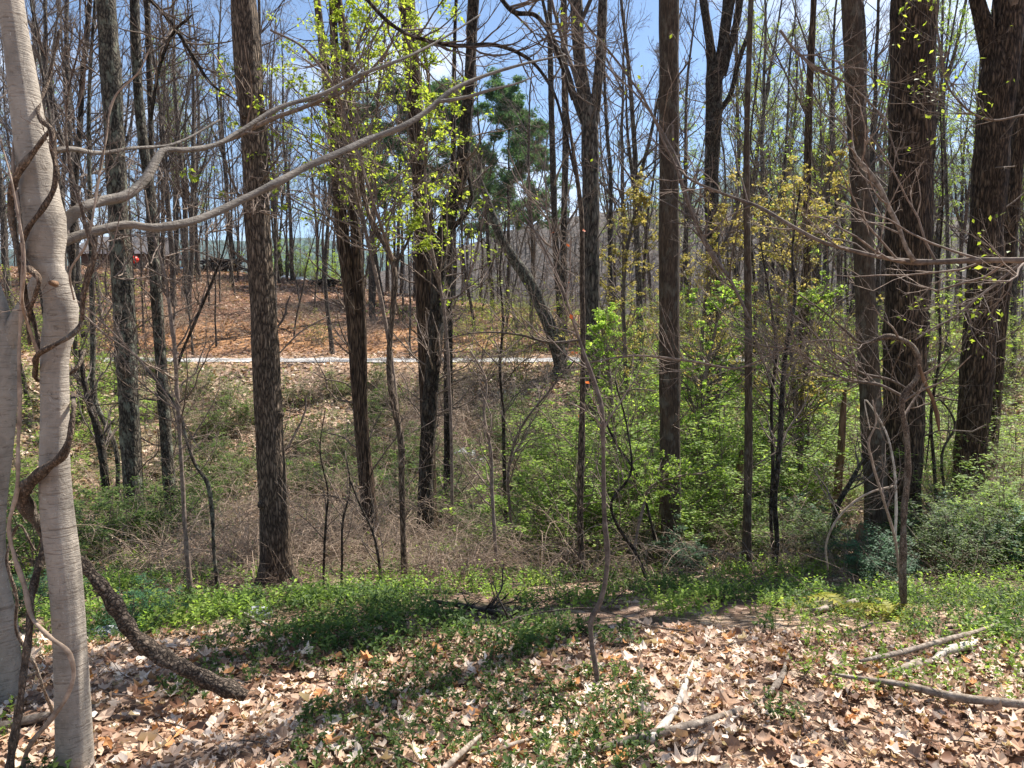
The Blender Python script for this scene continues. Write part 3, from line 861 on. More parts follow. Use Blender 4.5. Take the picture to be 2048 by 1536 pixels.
# mossy pair
tree('mossy_tree', 'thick dark mossy trunk, the nearer of two lichen-spotted trees behind the pale tree', 'tree', 12.2,
     [[(212, 0, 40), (225, 200, 42), (235, 400, 41), (247, 600, 45), (257, 800, 43), (270, 1050, 44)]], 'mossy', top=19, twigs=30, seed=11, sides=28, twiglen=1.6)
tree('mossy_tree', 'slim lichen-spotted trunk standing just beyond the thick dark mossy one', 'tree', 12.6,
     [[(269, 0, 20), (273, 120, 20), (282, 250, 20), (301, 400, 22), (307, 500, 23), (320, 700, 24), (330, 850, 25), (343, 1040, 28)]], 'mossy', top=18, twigs=36, seed=12, sides=24, twiglen=1.6)
tree('dark_tree', 'very thin dark trunk running beside the slim lichen-spotted one', 'tree', 14.5,
     [[(294, 0, 12), (299, 150, 12), (303, 320, 11), (303, 480, 11), (320, 700, 11), (332, 900, 11), (336, 1000, 12)]], 'dark', top=16, twigs=24, seed=13, sides=12, twiglen=1.4)
# knobbly brown tree
tree('brown_tree', 'sturdy brown tree with a knobbly sunlit trunk and dead vine strands', 'tree', 7.2,
     [[(487, 0, 49), (497, 150, 53), (510, 300, 52), (515, 450, 51), (526, 600, 52), (533, 750, 55), (541, 900, 58), (550, 1050, 60), (554, 1150, 68), (556, 1200, 84)]], 'brown', top=18, twigs=26, seed=15, sides=44, stubs=16, hang=16, twiglen=.7, flare=1.35)
# shaggy double trunk
tree('shaggy_tree', 'twin-stemmed shaggy tree whose two stems join low down and split higher up', 'tree', 10.0,
     [[(634, 0, 14), (652, 150, 17), (672, 300, 24), (683, 450, 26), (702, 600, 27), (715, 750, 28), (727, 900, 30), (737, 1000, 30), (748, 1150, 30)],
      [(676, 0, 16), (690, 80, 18), (699, 200, 19), (704, 350, 19), (714, 500, 22), (722, 650, 22), (724, 760, 20), (728, 850, 16)],
      [(665, 0, 15), (668, 80, 16), (672, 160, 16), (678, 260, 14), (682, 330, 12)]], 'shaggy', top=17, twigs=50, seed=17, sides=30, hang=26, twiglen=.9)
tree('shaggy_tree', 'straight shaggy trunk half hidden behind the rough dark leaning one', 'tree', 11.5,
     [[(814, 0, 30), (830, 200, 30), (840, 400, 28), (848, 600, 33), (853, 760, 30), (858, 950, 28), (862, 1090, 28)]], 'shaggy', top=18, twigs=44, seed=19, sides=30, hang=20, twiglen=1.0)
tree('dark_tree', 'rough dark trunk leaning sharply away and curving upright at its top', 'tree', 10.4,
     [[(947, 0, 21), (936, 200, 22), (920, 350, 28), (898, 430, 31), (880, 520, 28), (873, 650, 29), (862, 780, 30), (852, 950, 30), (851, 1060, 31), (853, 1130, 32)],
      [(842, 300, 9), (852, 380, 11), (862, 450, 13), (872, 510, 16)],
      [(935, 340, 6), (942, 400, 8), (930, 430, 9), (905, 455, 11)]], 'dark', top=17, twigs=54, seed=21, sides=30, hang=24, twiglen=1.0)
tree('dark_tree', 'thin dark trunk close beside the rough leaning one, rising from a bramble tangle', 'tree', 12.8,
     [[(905, 380, 12), (899, 480, 14), (897, 560, 15), (897, 700, 17), (896, 850, 17), (895, 950, 16), (894, 1030, 19)]], 'dark', top=9, twigs=30, seed=22, sides=18, twiglen=1.0, crown=False)
tree('wavy_sapling', 'wavy thin sapling forking at the height of the road bank', 'sapling', 7.6,
     [[(722, 330, 7), (728, 380, 8), (745, 450, 9), (775, 500, 10), (787, 532, 11), (787, 600, 12), (780, 680, 11), (778, 740, 11), (788, 810, 14), (802, 880, 14), (803, 960, 13), (806, 1040, 12), (808, 1120, 12), (814, 1200, 17)],
      [(745, 250, 5), (720, 340, 6), (728, 400, 7), (760, 470, 8), (788, 520, 8)],
      [(830, 450, 3), (812, 490, 5), (790, 530, 8)]], 'brown', top=None, twigs=30, seed=23, sides=14, twiglen=.7, crown=False, leafmat='leaf_yellow', nleaf=700, leafsize=.035, ring=.05)
# poles beyond the road
tree('pole_tree', 'tall dark pole, the nearer of a close pair rising beyond the road', 'tree', 37,
     [[(1099, 0, 9), (1105, 300, 12), (1112, 500, 13), (1122, 640, 16), (1124, 670, 18)]], 'dark', top=25, twigs=30, seed=24, sides=16, twiglen=3, ring=.3)
tree('pole_tree', 'tall dark pole, the farther and more upright of the close pair', 'tree', 38.5,
     [[(1128, 0, 12), (1131, 300, 13), (1127, 500, 13), (1128, 640, 15)]], 'dark', top=25, twigs=30, seed=25, sides=16, twiglen=3, ring=.3)
tree('leaning_tree', 'bare mossy trunk leaning hard over the near edge of the road', 'tree', 26.5,
     [[(962, 300, 8), (958, 350, 10), (975, 400, 13), (992, 450, 17), (1018, 505, 20), (1050, 550, 24), (1072, 590, 25), (1098, 650, 27), (1116, 700, 30), (1124, 735, 32)]], 'mossy', top=None, twigs=30, seed=26, sides=22, twiglen=2.6, crown=False, ring=.15)
tree('forked_tree', 'tall grey tree forking into two heavy stems, beside the thin upright sapling', 'tree', 17,
     [[(1152, 0, 25), (1158, 100, 24), (1170, 200, 28), (1178, 240, 33), (1180, 300, 34), (1182, 500, 33), (1184, 700, 33), (1186, 880, 34), (1188, 1000, 38)],
      [(1206, 0, 18), (1202, 90, 19), (1194, 180, 20), (1186, 250, 22)],
      [(1085, 0, 6), (1100, 60, 8), (1130, 130, 10), (1158, 220, 13), (1168, 245, 14)]], 'pole', top=21, twigs=40, seed=27, sides=28, twiglen=1.8)
tree('brown_tree', 'straight plain brown tree standing amid bright green shrubs', 'tree', 9.0,
     [[(1338, 0, 39), (1338, 400, 40), (1339, 700, 42), (1341, 1000, 43), (1343, 1120, 46), (1343, 1175, 56)]], 'plain', top=19, twigs=14, seed=29, sides=40, twiglen=.8, flare=1.4)
tree('forked_tree', 'dark tree with a low wide fork behind the straight plain brown one', 'tree', 18,
     [[(1407, 0, 15), (1416, 60, 17), (1424, 120, 20), (1428, 170, 32), (1428, 220, 32), (1423, 350, 29), (1426, 500, 29), (1426, 700, 31), (1424, 830, 34), (1424, 960, 36)],
      [(1458, 0, 24), (1450, 60, 22), (1442, 120, 22), (1434, 170, 20)],
      [(1500, 60, 9), (1478, 120, 10), (1455, 200, 11), (1436, 225, 14)],
      [(1480, 0, 14), (1470, 60, 15), (1455, 110, 16), (1446, 150, 14)]], 'dark', top=21, twigs=44, seed=31, sides=28, twiglen=1.8)
tree('slender_tree', 'thin straight grey-brown tree with a smooth pole-like trunk near the broken snag', 'tree', 8.6,
     [[(1502, 0, 11), (1497, 150, 11), (1493, 300, 12), (1494, 450, 14), (1496, 600, 15), (1497, 760, 16), (1497, 900, 17), (1494, 1050, 18), (1493, 1120, 19), (1492, 1170, 22)]], 'plain', top=14, twigs=26, seed=33, sides=20, twiglen=1.1)
tree('slender_tree', 'thin upright sapling trunk in front of the tall forked grey tree', 'tree', 8.2,
     [[(1125, 150, 4), (1140, 260, 6), (1152, 340, 8), (1162, 420, 9), (1164, 560, 10), (1166, 700, 11), (1165, 800, 12), (1163, 900, 14), (1160, 1020, 13), (1162, 1100, 13), (1164, 1165, 15)]], 'brown', top=None, twigs=34, seed=34, sides=14, twiglen=1.0, crown=False)
tree('brown_tree', 'smooth-barked dark brown trunk flaring at its base beside the massive furrowed one', 'tree', 9.6,
     [[(1702, 0, 40), (1711, 200, 39), (1723, 400, 43), (1731, 600, 43), (1741, 800, 46), (1750, 950, 50), (1754, 1060, 54), (1756, 1140, 66)]], 'plain', top=18, twigs=22, seed=35, sides=40, twiglen=.9, flare=1.4)
tree('furrowed_tree', 'massive dark tree with deeply furrowed bark, the widest trunk of all', 'tree', 10.2,
     [[(1828, 0, 92), (1820, 400, 91), (1814, 600, 92), (1808, 800, 88), (1806, 1000, 76), (1808, 1090, 76), (1810, 1140, 84)]], 'furrow', top=22, twigs=22, seed=37, sides=64, twiglen=.9, flare=1.25, ring=.05)
tree('furrowed_tree', 'great leaning furrowed tree with a heavy fork high up at the edge of the view', 'tree', 11.4,
     [[(2022, -20, 66), (2012, 60, 72), (1998, 150, 76), (1990, 230, 74), (1976, 400, 72), (1964, 600, 70), (1950, 800, 70), (1934, 1000, 68), (1934, 1090, 80)],
      [(1944, -60, 26), (1954, 0, 32), (1968, 50, 38), (1982, 110, 42), (1990, 190, 36)]], 'furrow', top=21, twigs=22, seed=39, sides=60, twiglen=.9, flare=1.25, ring=.05)
tree('furrowed_tree', 'narrower furrowed trunk showing from behind the great leaning tree', 'tree', 13,
     [[(2056, 60, 30), (2036, 300, 30), (2018, 480, 29), (2002, 640, 28), (1990, 800, 28), (1984, 1000, 28), (1984, 1060, 32)]], 'furrow', top=19, twigs=14, seed=40, sides=32, twiglen=1.2)
# foreground and middle saplings
stem('sapling', 'bare curving sapling rising alone out of the leaf litter in the foreground', 'sapling',
     [(1200, 1402, 9, 3.3), (1192, 1340, 10, 3.32), (1182, 1270, 11, 3.34), (1182, 1240, 13, 3.35), (1198, 1210, 11, 3.36), (1211, 1160, 11, 3.38), (1215, 1110, 11, 3.4), (1209, 1040, 10, 3.42), (1207, 960, 9, 3.45), (1206, 880, 9, 3.46), (1200, 800, 10, 3.48), (1192, 775, 9, 3.5), (1178, 735, 8, 3.52),
      (1162, 690, 7, 3.56), (1140, 620, 6, 3.6), (1118, 560, 5, 3.66), (1090, 500, 4, 3.7), (1062, 450, 3, 3.75), (1030, 410, 2, 3.8)], 'twig', 10, twigs=14, seed=3, root='first', tw0=.5, twiglen=.55, leafmat='leaf_red', nleaf=10, leafsize=.03)
stem('sapling', 'crooked sapling with a twisted knotted top before the massive furrowed trunk', 'sapling',
     [(1812, 1246, 14, 5.0), (1806, 1180, 15, 5.0), (1806, 1100, 15, 5.0), (1808, 1020, 14, 5.02), (1816, 940, 13, 5.03), (1812, 860, 13, 5.03), (1804, 805, 13, 5.04), (1810, 788, 14, 5.04), (1834, 755, 11, 5.05), (1836, 715, 12, 5.06), (1822, 690, 13, 5.07), (1800, 678, 12, 5.07), (1772, 673, 12, 5.08), (1752, 680, 8, 5.1), (1722, 685, 6, 5.14), (1690, 660, 5, 5.2), (1650, 625, 4, 5.25), (1600, 590, 3, 5.3), (1560, 560, 2, 5.35)],
     'vine', 12, twigs=11, seed=5, root='first', twiglen=.75, twn=3, rough=.15, tw0=.42)
stem('broken_branch', 'snapped orange-brown branch hanging from the crooked sapling with the knotted top', 'branch',
     [(1838, 730, 7, 5.0), (1850, 765, 9, 5.0), (1866, 800, 9, 5.0), (1876, 840, 8, 5.0), (1878, 862, 4, 5.0)], 'rot', 8, rough=.15)
stem('sapling', 'straight grey sapling forking into upright rods behind the leaning limb', 'sapling',
     [(384, 1216, 11, 6.2), (378, 1150, 11, 6.2), (370, 1060, 10, 6.2), (366, 980, 9, 6.2), (360, 880, 9, 6.2), (354, 780, 9, 6.2), (350, 700, 9, 6.22), (340, 620, 8, 6.25), (332, 560, 6, 6.3), (316, 500, 5, 6.35), (300, 440, 4, 6.4), (290, 380, 3, 6.4)], 'twig', 10, twigs=20, seed=6, root='first', twiglen=1.0, up=.14, tw0=.4)
stem('sapling', 'dark crooked sapling bowing away from the straight grey forked one', 'sapling',
     [(441, 1212, 9, 6.5), (434, 1160, 9, 6.5), (428, 1100, 8, 6.5), (424, 1020, 9, 6.5), (412, 960, 9, 6.5), (394, 935, 8, 6.5), (376, 890, 7, 6.5), (366, 850, 6, 6.5), (345, 800, 5, 6.5), (310, 760, 4, 6.55), (260, 700, 3, 6.6), (200, 640, 2, 6.7)], 'mossy', 10, twigs=14, seed=7, root='first', twiglen=.8, tw0=.4)
stem('sapling', 'long dark rod rising from the straight grey sapling towards the knobbly brown tree', 'sapling',
     [(352, 740, 6, 6.3), (366, 700, 6, 6.3), (392, 640, 6, 6.3), (425, 560, 5, 6.3), (448, 500, 4, 6.3), (458, 430, 3, 6.3), (455, 380, 2, 6.3)], 'dark', 7, twigs=8, seed=8, root='first', twiglen=.5)
mids = [('thin crooked sapling with pale twigs in the hollow before the road', [(998, 1185, 8, 7.8), (990, 1080, 8, 7.8), (984, 980, 8, 7.9), (980, 890, 7, 7.9), (968, 830, 6, 8.0), (972, 760, 5, 8.1), (940, 700, 3, 8.2)], 'twig', 20),
        ('slim dark sapling rising just beyond the pale-twigged crooked one', [(1014, 1060, 8, 11), (1010, 980, 8, 11), (1008, 900, 8, 11), (1006, 820, 7, 11), (1000, 740, 6, 11), (1006, 640, 5, 11), (1000, 540, 4, 11), (1012, 440, 3, 11)], 'dark', 16),
        ('thin dark rod standing in the undergrowth near the knobbly brown tree', [(646, 1215, 5, 7), (648, 1120, 5, 7), (652, 1040, 5, 7), (656, 990, 4, 7), (640, 900, 3, 7), (650, 820, 2, 7)], 'dark', 8),
        ('second dark rod between the knobbly brown tree and the twin shaggy stems', [(682, 1215, 5, 7.1), (684, 1120, 5, 7.1), (686, 1040, 5, 7.1), (700, 980, 4, 7.1), (690, 900, 3, 7.1)], 'dark', 8),
        ('forked dark double stem between the plain brown tree and the smooth-barked one', [(1545, 1170, 10, 8.5), (1554, 1100, 10, 8.5), (1550, 1000, 11, 8.5), (1560, 880, 12, 8.5), (1566, 770, 11, 8.6), (1572, 700, 9, 8.7), (1590, 600, 7, 8.8), (1585, 500, 5, 9), (1600, 380, 4, 9)], 'dark', 20),
        ('slim dark companion stem growing close against the forked dark double stem', [(1548, 1130, 8, 8.8), (1542, 1040, 8, 8.8), (1546, 920, 8, 8.8), (1543, 800, 7, 8.8), (1552, 700, 6, 8.8), (1540, 600, 5, 8.9), (1520, 480, 3, 9)], 'dark', 16),
        ('leaning dark stem crossing low in front of the reddish snag', [(1664, 1130, 9, 9.5), (1664, 1080, 10, 9.5), (1676, 1010, 12, 9.5), (1704, 960, 10, 9.5), (1720, 930, 7, 9.5), (1745, 900, 5, 9.5)], 'dark', 8),
        ('thin dark stem rising between the two giant furrowed trees', [(1878, 1110, 8, 10.5), (1874, 1020, 8, 10.5), (1868, 930, 8, 10.5), (1862, 840, 7, 10.5), (1880, 700, 6, 10.5), (1876, 560, 5, 10.6), (1885, 420, 4, 10.6), (1880, 200, 3, 10.7)], 'dark', 18),
        ('thin forked stem with slanting rods just past the massive furrowed trunk', [(1895, 1060, 7, 11), (1888, 980, 7, 11), (1886, 900, 6, 11), (1910, 850, 5, 11), (1880, 800, 4, 11), (1850, 940, 3, 11)], 'dark', 10),
        ('dark leaning trunk in the green hollow behind the pale vine-wrapped tree', [(224, 1030, 17, 13), (212, 980, 17, 13), (206, 920, 18, 13), (196, 860, 18, 13), (180, 810, 16, 13), (168, 760, 12, 13), (160, 700, 8, 13)], 'dark', 20),
        ('ivy-clad upright stem behind the pale vine-wrapped tree', [(236, 1000, 10, 14), (232, 900, 10, 14), (190, 800, 12, 14), (186, 680, 12, 14), (184, 560, 11, 14), (180, 400, 10, 14), (178, 200, 8, 14), (190, 0, 6, 14)], 'mossy', 44),
        ('dark sinuous trunk with long rising rods beyond the vine-wrapped tree', [(140, 640, 14, 15), (146, 500, 14, 15), (150, 380, 13, 15), (160, 250, 12, 15), (168, 120, 11, 15), (180, 0, 10, 15), (190, -100, 8, 15)], 'dark', 44),
        ('curved pale rod sweeping up from the shrubs beside the plain brown tree', [(1304, 1195, 8, 7.6), (1290, 1150, 8, 7.6), (1268, 1100, 8, 7.6), (1240, 1060, 7, 7.6), (1222, 1010, 6, 7.6), (1260, 950, 5, 7.6), (1255, 860, 4, 7.6), (1230, 760, 3, 7.6)], 'dark', 20),
        ('slender stem leaning through the bright shrubs towards the plain brown tree', [(1310, 1080, 6, 8.4), (1290, 1000, 6, 8.4), (1262, 930, 6, 8.4), (1240, 900, 5, 8.4), (1200, 820, 4, 8.4)], 'dark', 12),
        ('wispy sapling of pale fans in the middle of the brambly hollow', [(1030, 1120, 6, 9), (1020, 1020, 6, 9), (1016, 950, 6, 9), (1040, 860, 5, 9), (1100, 780, 4, 9), (1150, 720, 3, 9)], 'twig', 22),
        ('thin dead stem with one bend near the wavy sapling', [(770, 1230, 7, 6.8), (764, 1180, 7, 6.8), (756, 1110, 6, 6.8), (744, 1060, 5, 6.8), (720, 1010, 4, 6.8), (700, 960, 3, 6.8)], 'dark', 10),
        ('whitish arching rod standing among shrubs by the crooked knotted sapling', [(1790, 1080, 6, 5.6), (1792, 1000, 6, 5.6), (1786, 920, 5, 5.6), (1770, 860, 4, 5.6), (1730, 800, 3, 5.6), (1740, 860, 2, 5.6)], 'bleach', 6),
        ('tan looping vine stem beside the crooked knotted sapling', [(1800, 1160, 6, 5.2), (1790, 1080, 6, 5.2), (1764, 990, 6, 5.2), (1746, 930, 6, 5.2), (1738, 880, 5, 5.2), (1752, 848, 4, 5.2), (1745, 800, 3, 5.2)], 'cane', 8),
        ('bowed whitish rod arching over the undergrowth left of the stump', [(1656, 1140, 4, 6.4), (1652, 1090, 5, 6.4), (1662, 1060, 5, 6.4), (1690, 1020, 5, 6.4), (1740, 985, 5, 6.4), (1790, 972, 5, 6.4)], 'cane', 6),
        ]
for k, (lab, pts, mt, tw) in enumerate(mids):
    lab = lab.replace('left of the stump', 'beside the dead stump')
    stem('sapling' if pts[0][2] < 12 else 'young_tree', lab, 'sapling' if pts[0][2] < 12 else 'tree', pts, mt, 8, twigs=tw, seed=20 + k, root='first', twiglen=.11 * pts[0][3], rough=.08, twigmat='twig' if pts[0][3] < 9 else 'twig_far', fine=True, tw0=.33)
# snags and stumps
tree('broken_snag', 'broken reddish snag with a ragged top beside the thin straight tree', 'dead tree', 10.4,
     [[(1484, 900, 6), (1481, 925, 13), (1476, 980, 16), (1470, 1050, 18), (1470, 1130, 20)]], 'shaggy', mat='rot', top=None, seed=51, sides=12, crown=False)
tree('broken_snag', 'tall reddish dead trunk standing in the shrubs behind the brown trees', 'dead tree', 12,
     [[(1690, 780, 8), (1686, 830, 14), (1682, 900, 16), (1676, 970, 18), (1668, 1060, 22)]], 'shaggy', mat='rot', top=None, seed=52, sides=12, crown=False, twigs=4)
tree('dead_stump', 'short dark rotten stump leaning at the foot of the smooth-barked brown trunk', 'stump', 9.0,
     [[(1722, 1048, 10), (1722, 1062, 17), (1720, 1100, 17), (1718, 1160, 20)]], 'shaggy', mat='rot', top=None, seed=53, sides=12, crown=False)
tree('old_tree', 'thick dark trunk wrapped in green leaves in the hollow behind the shrubs', 'tree', 15,
     [[(1612, 560, 20), (1608, 700, 28), (1606, 800, 30), (1604, 900, 30), (1602, 960, 30), (1600, 1040, 34)]], 'shaggy', top=13, seed=54, sides=20, twigs=30, twiglen=1.6, leafmat='leaf_bright', nleaf=900, leafsize=.06)

# overhead branch with its upward fork, reaching in from the side
stem('overhanging_branch', 'long bare branch reaching in level at the edge of the view', 'branch',
     [(2300, 500, 16, 3.4), (2150, 515, 15, 3.5), (2048, 520, 14, 3.6), (1940, 521, 13, 3.7), (1870, 524, 13, 3.75), (1825, 524, 14, 3.8), (1770, 516, 9, 3.86), (1700, 500, 8, 3.95), (1640, 482, 8, 4.0), (1580, 450, 8, 4.1), (1520, 415, 7, 4.2), (1440, 385, 5, 4.3), (1370, 350, 5, 4.4), (1350, 310, 5, 4.5), (1290, 210, 4, 4.6), (1200, 120, 3, 4.7), (1120, 30, 3, 4.8)],
     'twig', 12, twigs=34, seed=61, root='first', twiglen=.8, rough=.06, leafmat='leaf_yellow', nleaf=60, leafsize=.03)
stem('forked_twig', 'pale curved fork rising from the long level branch before the furrowed trunk', 'branch',
     [(1828, 522, 12, 3.78), (1812, 495, 9, 3.78), (1796, 450, 10, 3.78), (1780, 420, 10, 3.78), (1756, 370, 11, 3.78), (1730, 335, 10, 3.78), (1710, 312, 8, 3.78), (1704, 280, 4, 3.8), (1703, 240, 3, 3.8), (1680, 180, 2, 3.85)], 'dead', 10, twigs=10, seed=62, root='first', twiglen=.5, rough=.06)
over = [('slender branch sweeping down in front of the straight plain brown tree', [(1450, 560, 3, 4.4), (1400, 470, 4, 4.4), (1375, 400, 5, 4.4), (1350, 330, 5, 4.4), (1330, 290, 5, 4.4), (1300, 220, 4, 4.4), (1240, 130, 4, 4.4), (1150, 20, 4, 4.4), (1100, -60, 4, 4.4)], 18, None),
        ('dark rod crossing from the plain brown tree down into the golden foliage', [(1500, 640, 6, 7), (1460, 560, 8, 7), (1420, 500, 9, 7), (1390, 440, 9, 7), (1365, 370, 8, 7), (1350, 320, 6, 7), (1345, 250, 4, 7)], 14, None),
        ('bare arching branch high over the pine tops', [(700, -40, 8, 5.5), (800, 60, 8, 5.5), (900, 90, 8, 5.5), (1000, 92, 8, 5.5), (1060, 120, 7, 5.5), (1105, 180, 6, 5.5), (1130, 260, 5, 5.5), (1150, 350, 4, 5.5)], 22, None),
        ('crooked branch curling in from the top edge towards the forked grey tree', [(990, -20, 9, 7), (1030, 25, 10, 7), (1070, 30, 9, 7), (1095, 60, 8, 7), (1120, 120, 7, 7), (1145, 200, 6, 7)], 14, None),
        ('arched dark bough between the slim mossy trunk and the knobbly brown tree', [(290, -10, 9, 9), (330, 30, 9, 9), (360, 70, 9, 9), (390, 120, 8, 9), (420, 165, 6, 9), (470, 200, 4, 9)], 14, None),
        ('thin rising bough with a hooked tip above the slim mossy trunk', [(300, 240, 8, 9), (330, 100, 7, 9), (350, 60, 7, 9), (375, 38, 5, 9), (384, 30, 3, 9)], 10, None),
        ('bare twiggy branch fanning across the smooth-barked brown trunk', [(1560, 60, 6, 6), (1590, 100, 6, 6), (1640, 140, 6, 6), (1690, 165, 5, 6), (1760, 230, 4, 6), (1800, 330, 3, 6)], 20, None),
        ('pale twiggy spray reaching low across the giant trunks', [(2100, 480, 6, 5), (2000, 560, 6, 5), (1950, 600, 5, 5), (1900, 640, 5, 5), (1860, 660, 4, 5), (1830, 680, 4, 5)], 26, 'leaf_yellow'),
        ('bare twiggy branch drooping at the level of the road beside the plain brown tree', [(1720, 690, 3, 5.5), (1650, 680, 4, 5.5), (1560, 700, 4, 5.5), (1480, 735, 4, 5.5), (1380, 722, 5, 5.5), (1260, 712, 4, 5.5), (1180, 725, 3, 5.5)], 20, None),
        ('pale web of twigs spreading between the thin straight tree and the brown trunk', [(1850, 800, 4, 5.6), (1780, 760, 6, 5.6), (1720, 745, 6, 5.6), (1660, 700, 5, 5.6), (1600, 640, 4, 5.6), (1540, 600, 3, 5.6)], 30, None),
        ('second pale web of twigs tangled low beside the thin straight tree', [(1800, 790, 7, 5.4), (1760, 770, 7, 5.4), (1700, 760, 6, 5.4), (1640, 735, 5, 5.4), (1590, 700, 4, 5.4), (1520, 690, 3, 5.4), (1470, 660, 2, 5.4)], 30, None),
        ('long bough of bare rods crossing the sky beside the knobbly brown tree', [(400, 300, 6, 6), (470, 275, 9, 6), (540, 240, 9, 6), (620, 210, 8, 6), (700, 175, 7, 6), (760, 120, 5, 6), (800, 60, 4, 6)], 20, 'leaf_yellow'),
        ('bare hanging branch with curled tips at the upper corner by the leaning giant', [(2048, 230, 5, 5), (1980, 240, 5, 5), (1900, 180, 4, 5), (1880, 100, 4, 5), (1870, 0, 4, 5)], 16, 'leaf_yellow'),
        ('thin arched branch over the twin-stemmed shaggy tree', [(540, 60, 4, 6), (600, 90, 5, 6), (660, 160, 6, 6), (700, 260, 6, 6), (745, 400, 6, 6), (785, 520, 7, 6.5)], 18, 'leaf_yellow'),
        ('fine bare branch spreading above the straight grey sapling', [(100, 560, 4, 5), (200, 640, 4, 5), (260, 700, 4, 5), (320, 740, 5, 5.8), (350, 760, 5, 6.2)], 18, None),
        ('fine bare twigs reaching over the hollow from behind the vine-wrapped tree', [(140, 600, 4, 4), (200, 660, 4, 4), (280, 720, 3, 4), (340, 800, 3, 4), (400, 900, 2, 4)], 14, None),
        ('thin curling branch reaching over the road from the thin upright sapling', [(1160, 680, 6, 8.2), (1100, 685, 5, 8.2), (1040, 670, 5, 8.2), (960, 665, 3, 8.2), (880, 680, 2, 8.2)], 14, None),
        ('white bare twig cluster by the thin dark trunk', [(880, 600, 3, 7), (920, 590, 5, 7), (935, 560, 5, 7), (960, 470, 4, 7), (970, 400, 3, 7)], 12, 'leaf_yellow'),
        ]
for k, (lab, pts, tw, lm) in enumerate(over):
    stem('overhanging_branch', lab, 'branch', pts[::-1] if pts[0][2] < pts[-1][2] else pts, 'dark' if k in (2, 3, 4, 5) else 'twig', 7, twigs=int(tw * 1.2), seed=80 + k, root='first', twiglen=.13 * pts[0][3], rough=.06, leafmat=lm, nleaf=160 if lm else 0, leafsize=.035)

# drooping yellow-green spring leaves: a slim understory tree before the twin-stemmed tree
stem('spring_tree', 'slender young tree hung with drooping yellow-green new leaves between the brown and shaggy trees', 'tree',
     [(806, 1120, 8, 8), (800, 900, 8, 8), (780, 700, 8, 8), (745, 520, 8, 8), (715, 400, 8, 8), (690, 300, 7, 8), (690, 200, 6, 8), (710, 110, 5, 8), (740, 30, 4, 8)], 'twig', 8, twigs=60, seed=71, root='first', twiglen=2.3, leafmat='leaf_yellow', nleaf=6500, leafsize=.042, up=-.01, flat=.6, tw0=.56)
stem('spring_tree', 'second young tree with sparse yellow-green leaves before the rough leaning trunk', 'tree',
     [(905, 1050, 7, 9), (900, 800, 7, 9), (885, 600, 7, 9), (860, 480, 7, 9), (850, 350, 6, 9), (860, 200, 5, 9), (840, 60, 4, 9)], 'twig', 8, twigs=44, seed=72, root='first', twiglen=1.5, leafmat='leaf_yellow', nleaf=2400, leafsize=.05, up=-.01, flat=.6, tw0=.45)
stem('golden_tree', 'small tree with golden-olive new leaves filling the gap beside the plain brown tree', 'tree',
     [(1600, 960, 10, 13), (1590, 800, 10, 13), (1580, 650, 9, 13), (1585, 540, 8, 13), (1600, 470, 7, 13), (1640, 400, 5, 13), (1670, 330, 4, 13)], 'twig_far', 8, twigs=60, seed=73, root='first', twiglen=2.2, leafmat='leaf_olive', nleaf=9500, leafsize=.055, up=.02, flat=.7)
stem('golden_tree', 'small golden-leaved tree behind the forked dark trunk', 'tree',
     [(1400, 940, 8, 16), (1402, 760, 8, 16), (1410, 620, 8, 16), (1430, 530, 7, 16), (1460, 460, 6, 16), (1480, 400, 4, 16)], 'twig_far', 8, twigs=50, seed=74, root='first', twiglen=2.4, leafmat='leaf_olive', nleaf=7500, leafsize=.06, up=.02, flat=.7)
stem('golden_tree', 'small golden-leaved tree between the tall forked grey tree and the plain brown one', 'tree',
     [(1255, 900, 8, 19), (1250, 700, 8, 19), (1248, 560, 7, 19), (1262, 460, 6, 19), (1285, 380, 4, 19)], 'twig_far', 8, twigs=50, seed=75, root='first', twiglen=2.4, leafmat='leaf_olive', nleaf=7000, leafsize=.065, up=.02, flat=.7)

# ------------------------------------------------------------------ fallen wood on the litter
def fallen(label, pts, mat='dead', name='fallen_branch', cat='branch', **k):
    return stem(name, label, cat, [(a, b_, c * .8, 3) for a, b_, c in pts], mat, k.pop('sides', 12), settle=k.pop('settle', .02) + .004, ring=.02, root='first', **k)
fallen('bleached splintered branch rising to a forked white tip out of the foreground litter', [(1300, 1480, 22), (1330, 1448, 21), (1352, 1415, 18), (1368, 1375, 16), (1380, 1340, 10), (1386, 1322, 5)], 'bleach', rough=.14, seed=91)
fallen('long crumbling pale log lying across the foreground beneath the bleached branch', [(1190, 1500, 16), (1250, 1482, 20), (1310, 1468, 24), (1370, 1455, 24), (1420, 1440, 20), (1480, 1420, 15), (1520, 1405, 14), (1545, 1380, 17), (1565, 1350, 15), (1572, 1325, 10), (1580, 1302, 6)], 'dead', 'fallen_log', 'log', rough=.16, seed=92)
fallen('long grey-brown fallen limb entering from the edge of the foreground', [(1655, 1346, 7), (1700, 1354, 11), (1760, 1362, 15), (1810, 1370, 19), (1870, 1385, 23), (1930, 1397, 25), (1990, 1403, 26), (2080, 1412, 28)], 'dead', rough=.08, seed=93, settle=.05)
fallen('straight mottled stick propped on the litter below the green bank', [(1720, 1322, 8), (1770, 1312, 15), (1830, 1297, 16), (1890, 1280, 16), (1950, 1264, 13), (1990, 1250, 9), (2020, 1238, 6)], 'dead', 'fallen_stick', 'stick', rough=.08, seed=94, settle=.06)
fallen('short crumbling stub of rotten wood between the stick and the long limb', [(1762, 1352, 12), (1800, 1340, 22), (1840, 1328, 24), (1862, 1322, 14)], 'dead', 'rotten_log', 'log', rough=.2, seed=95)
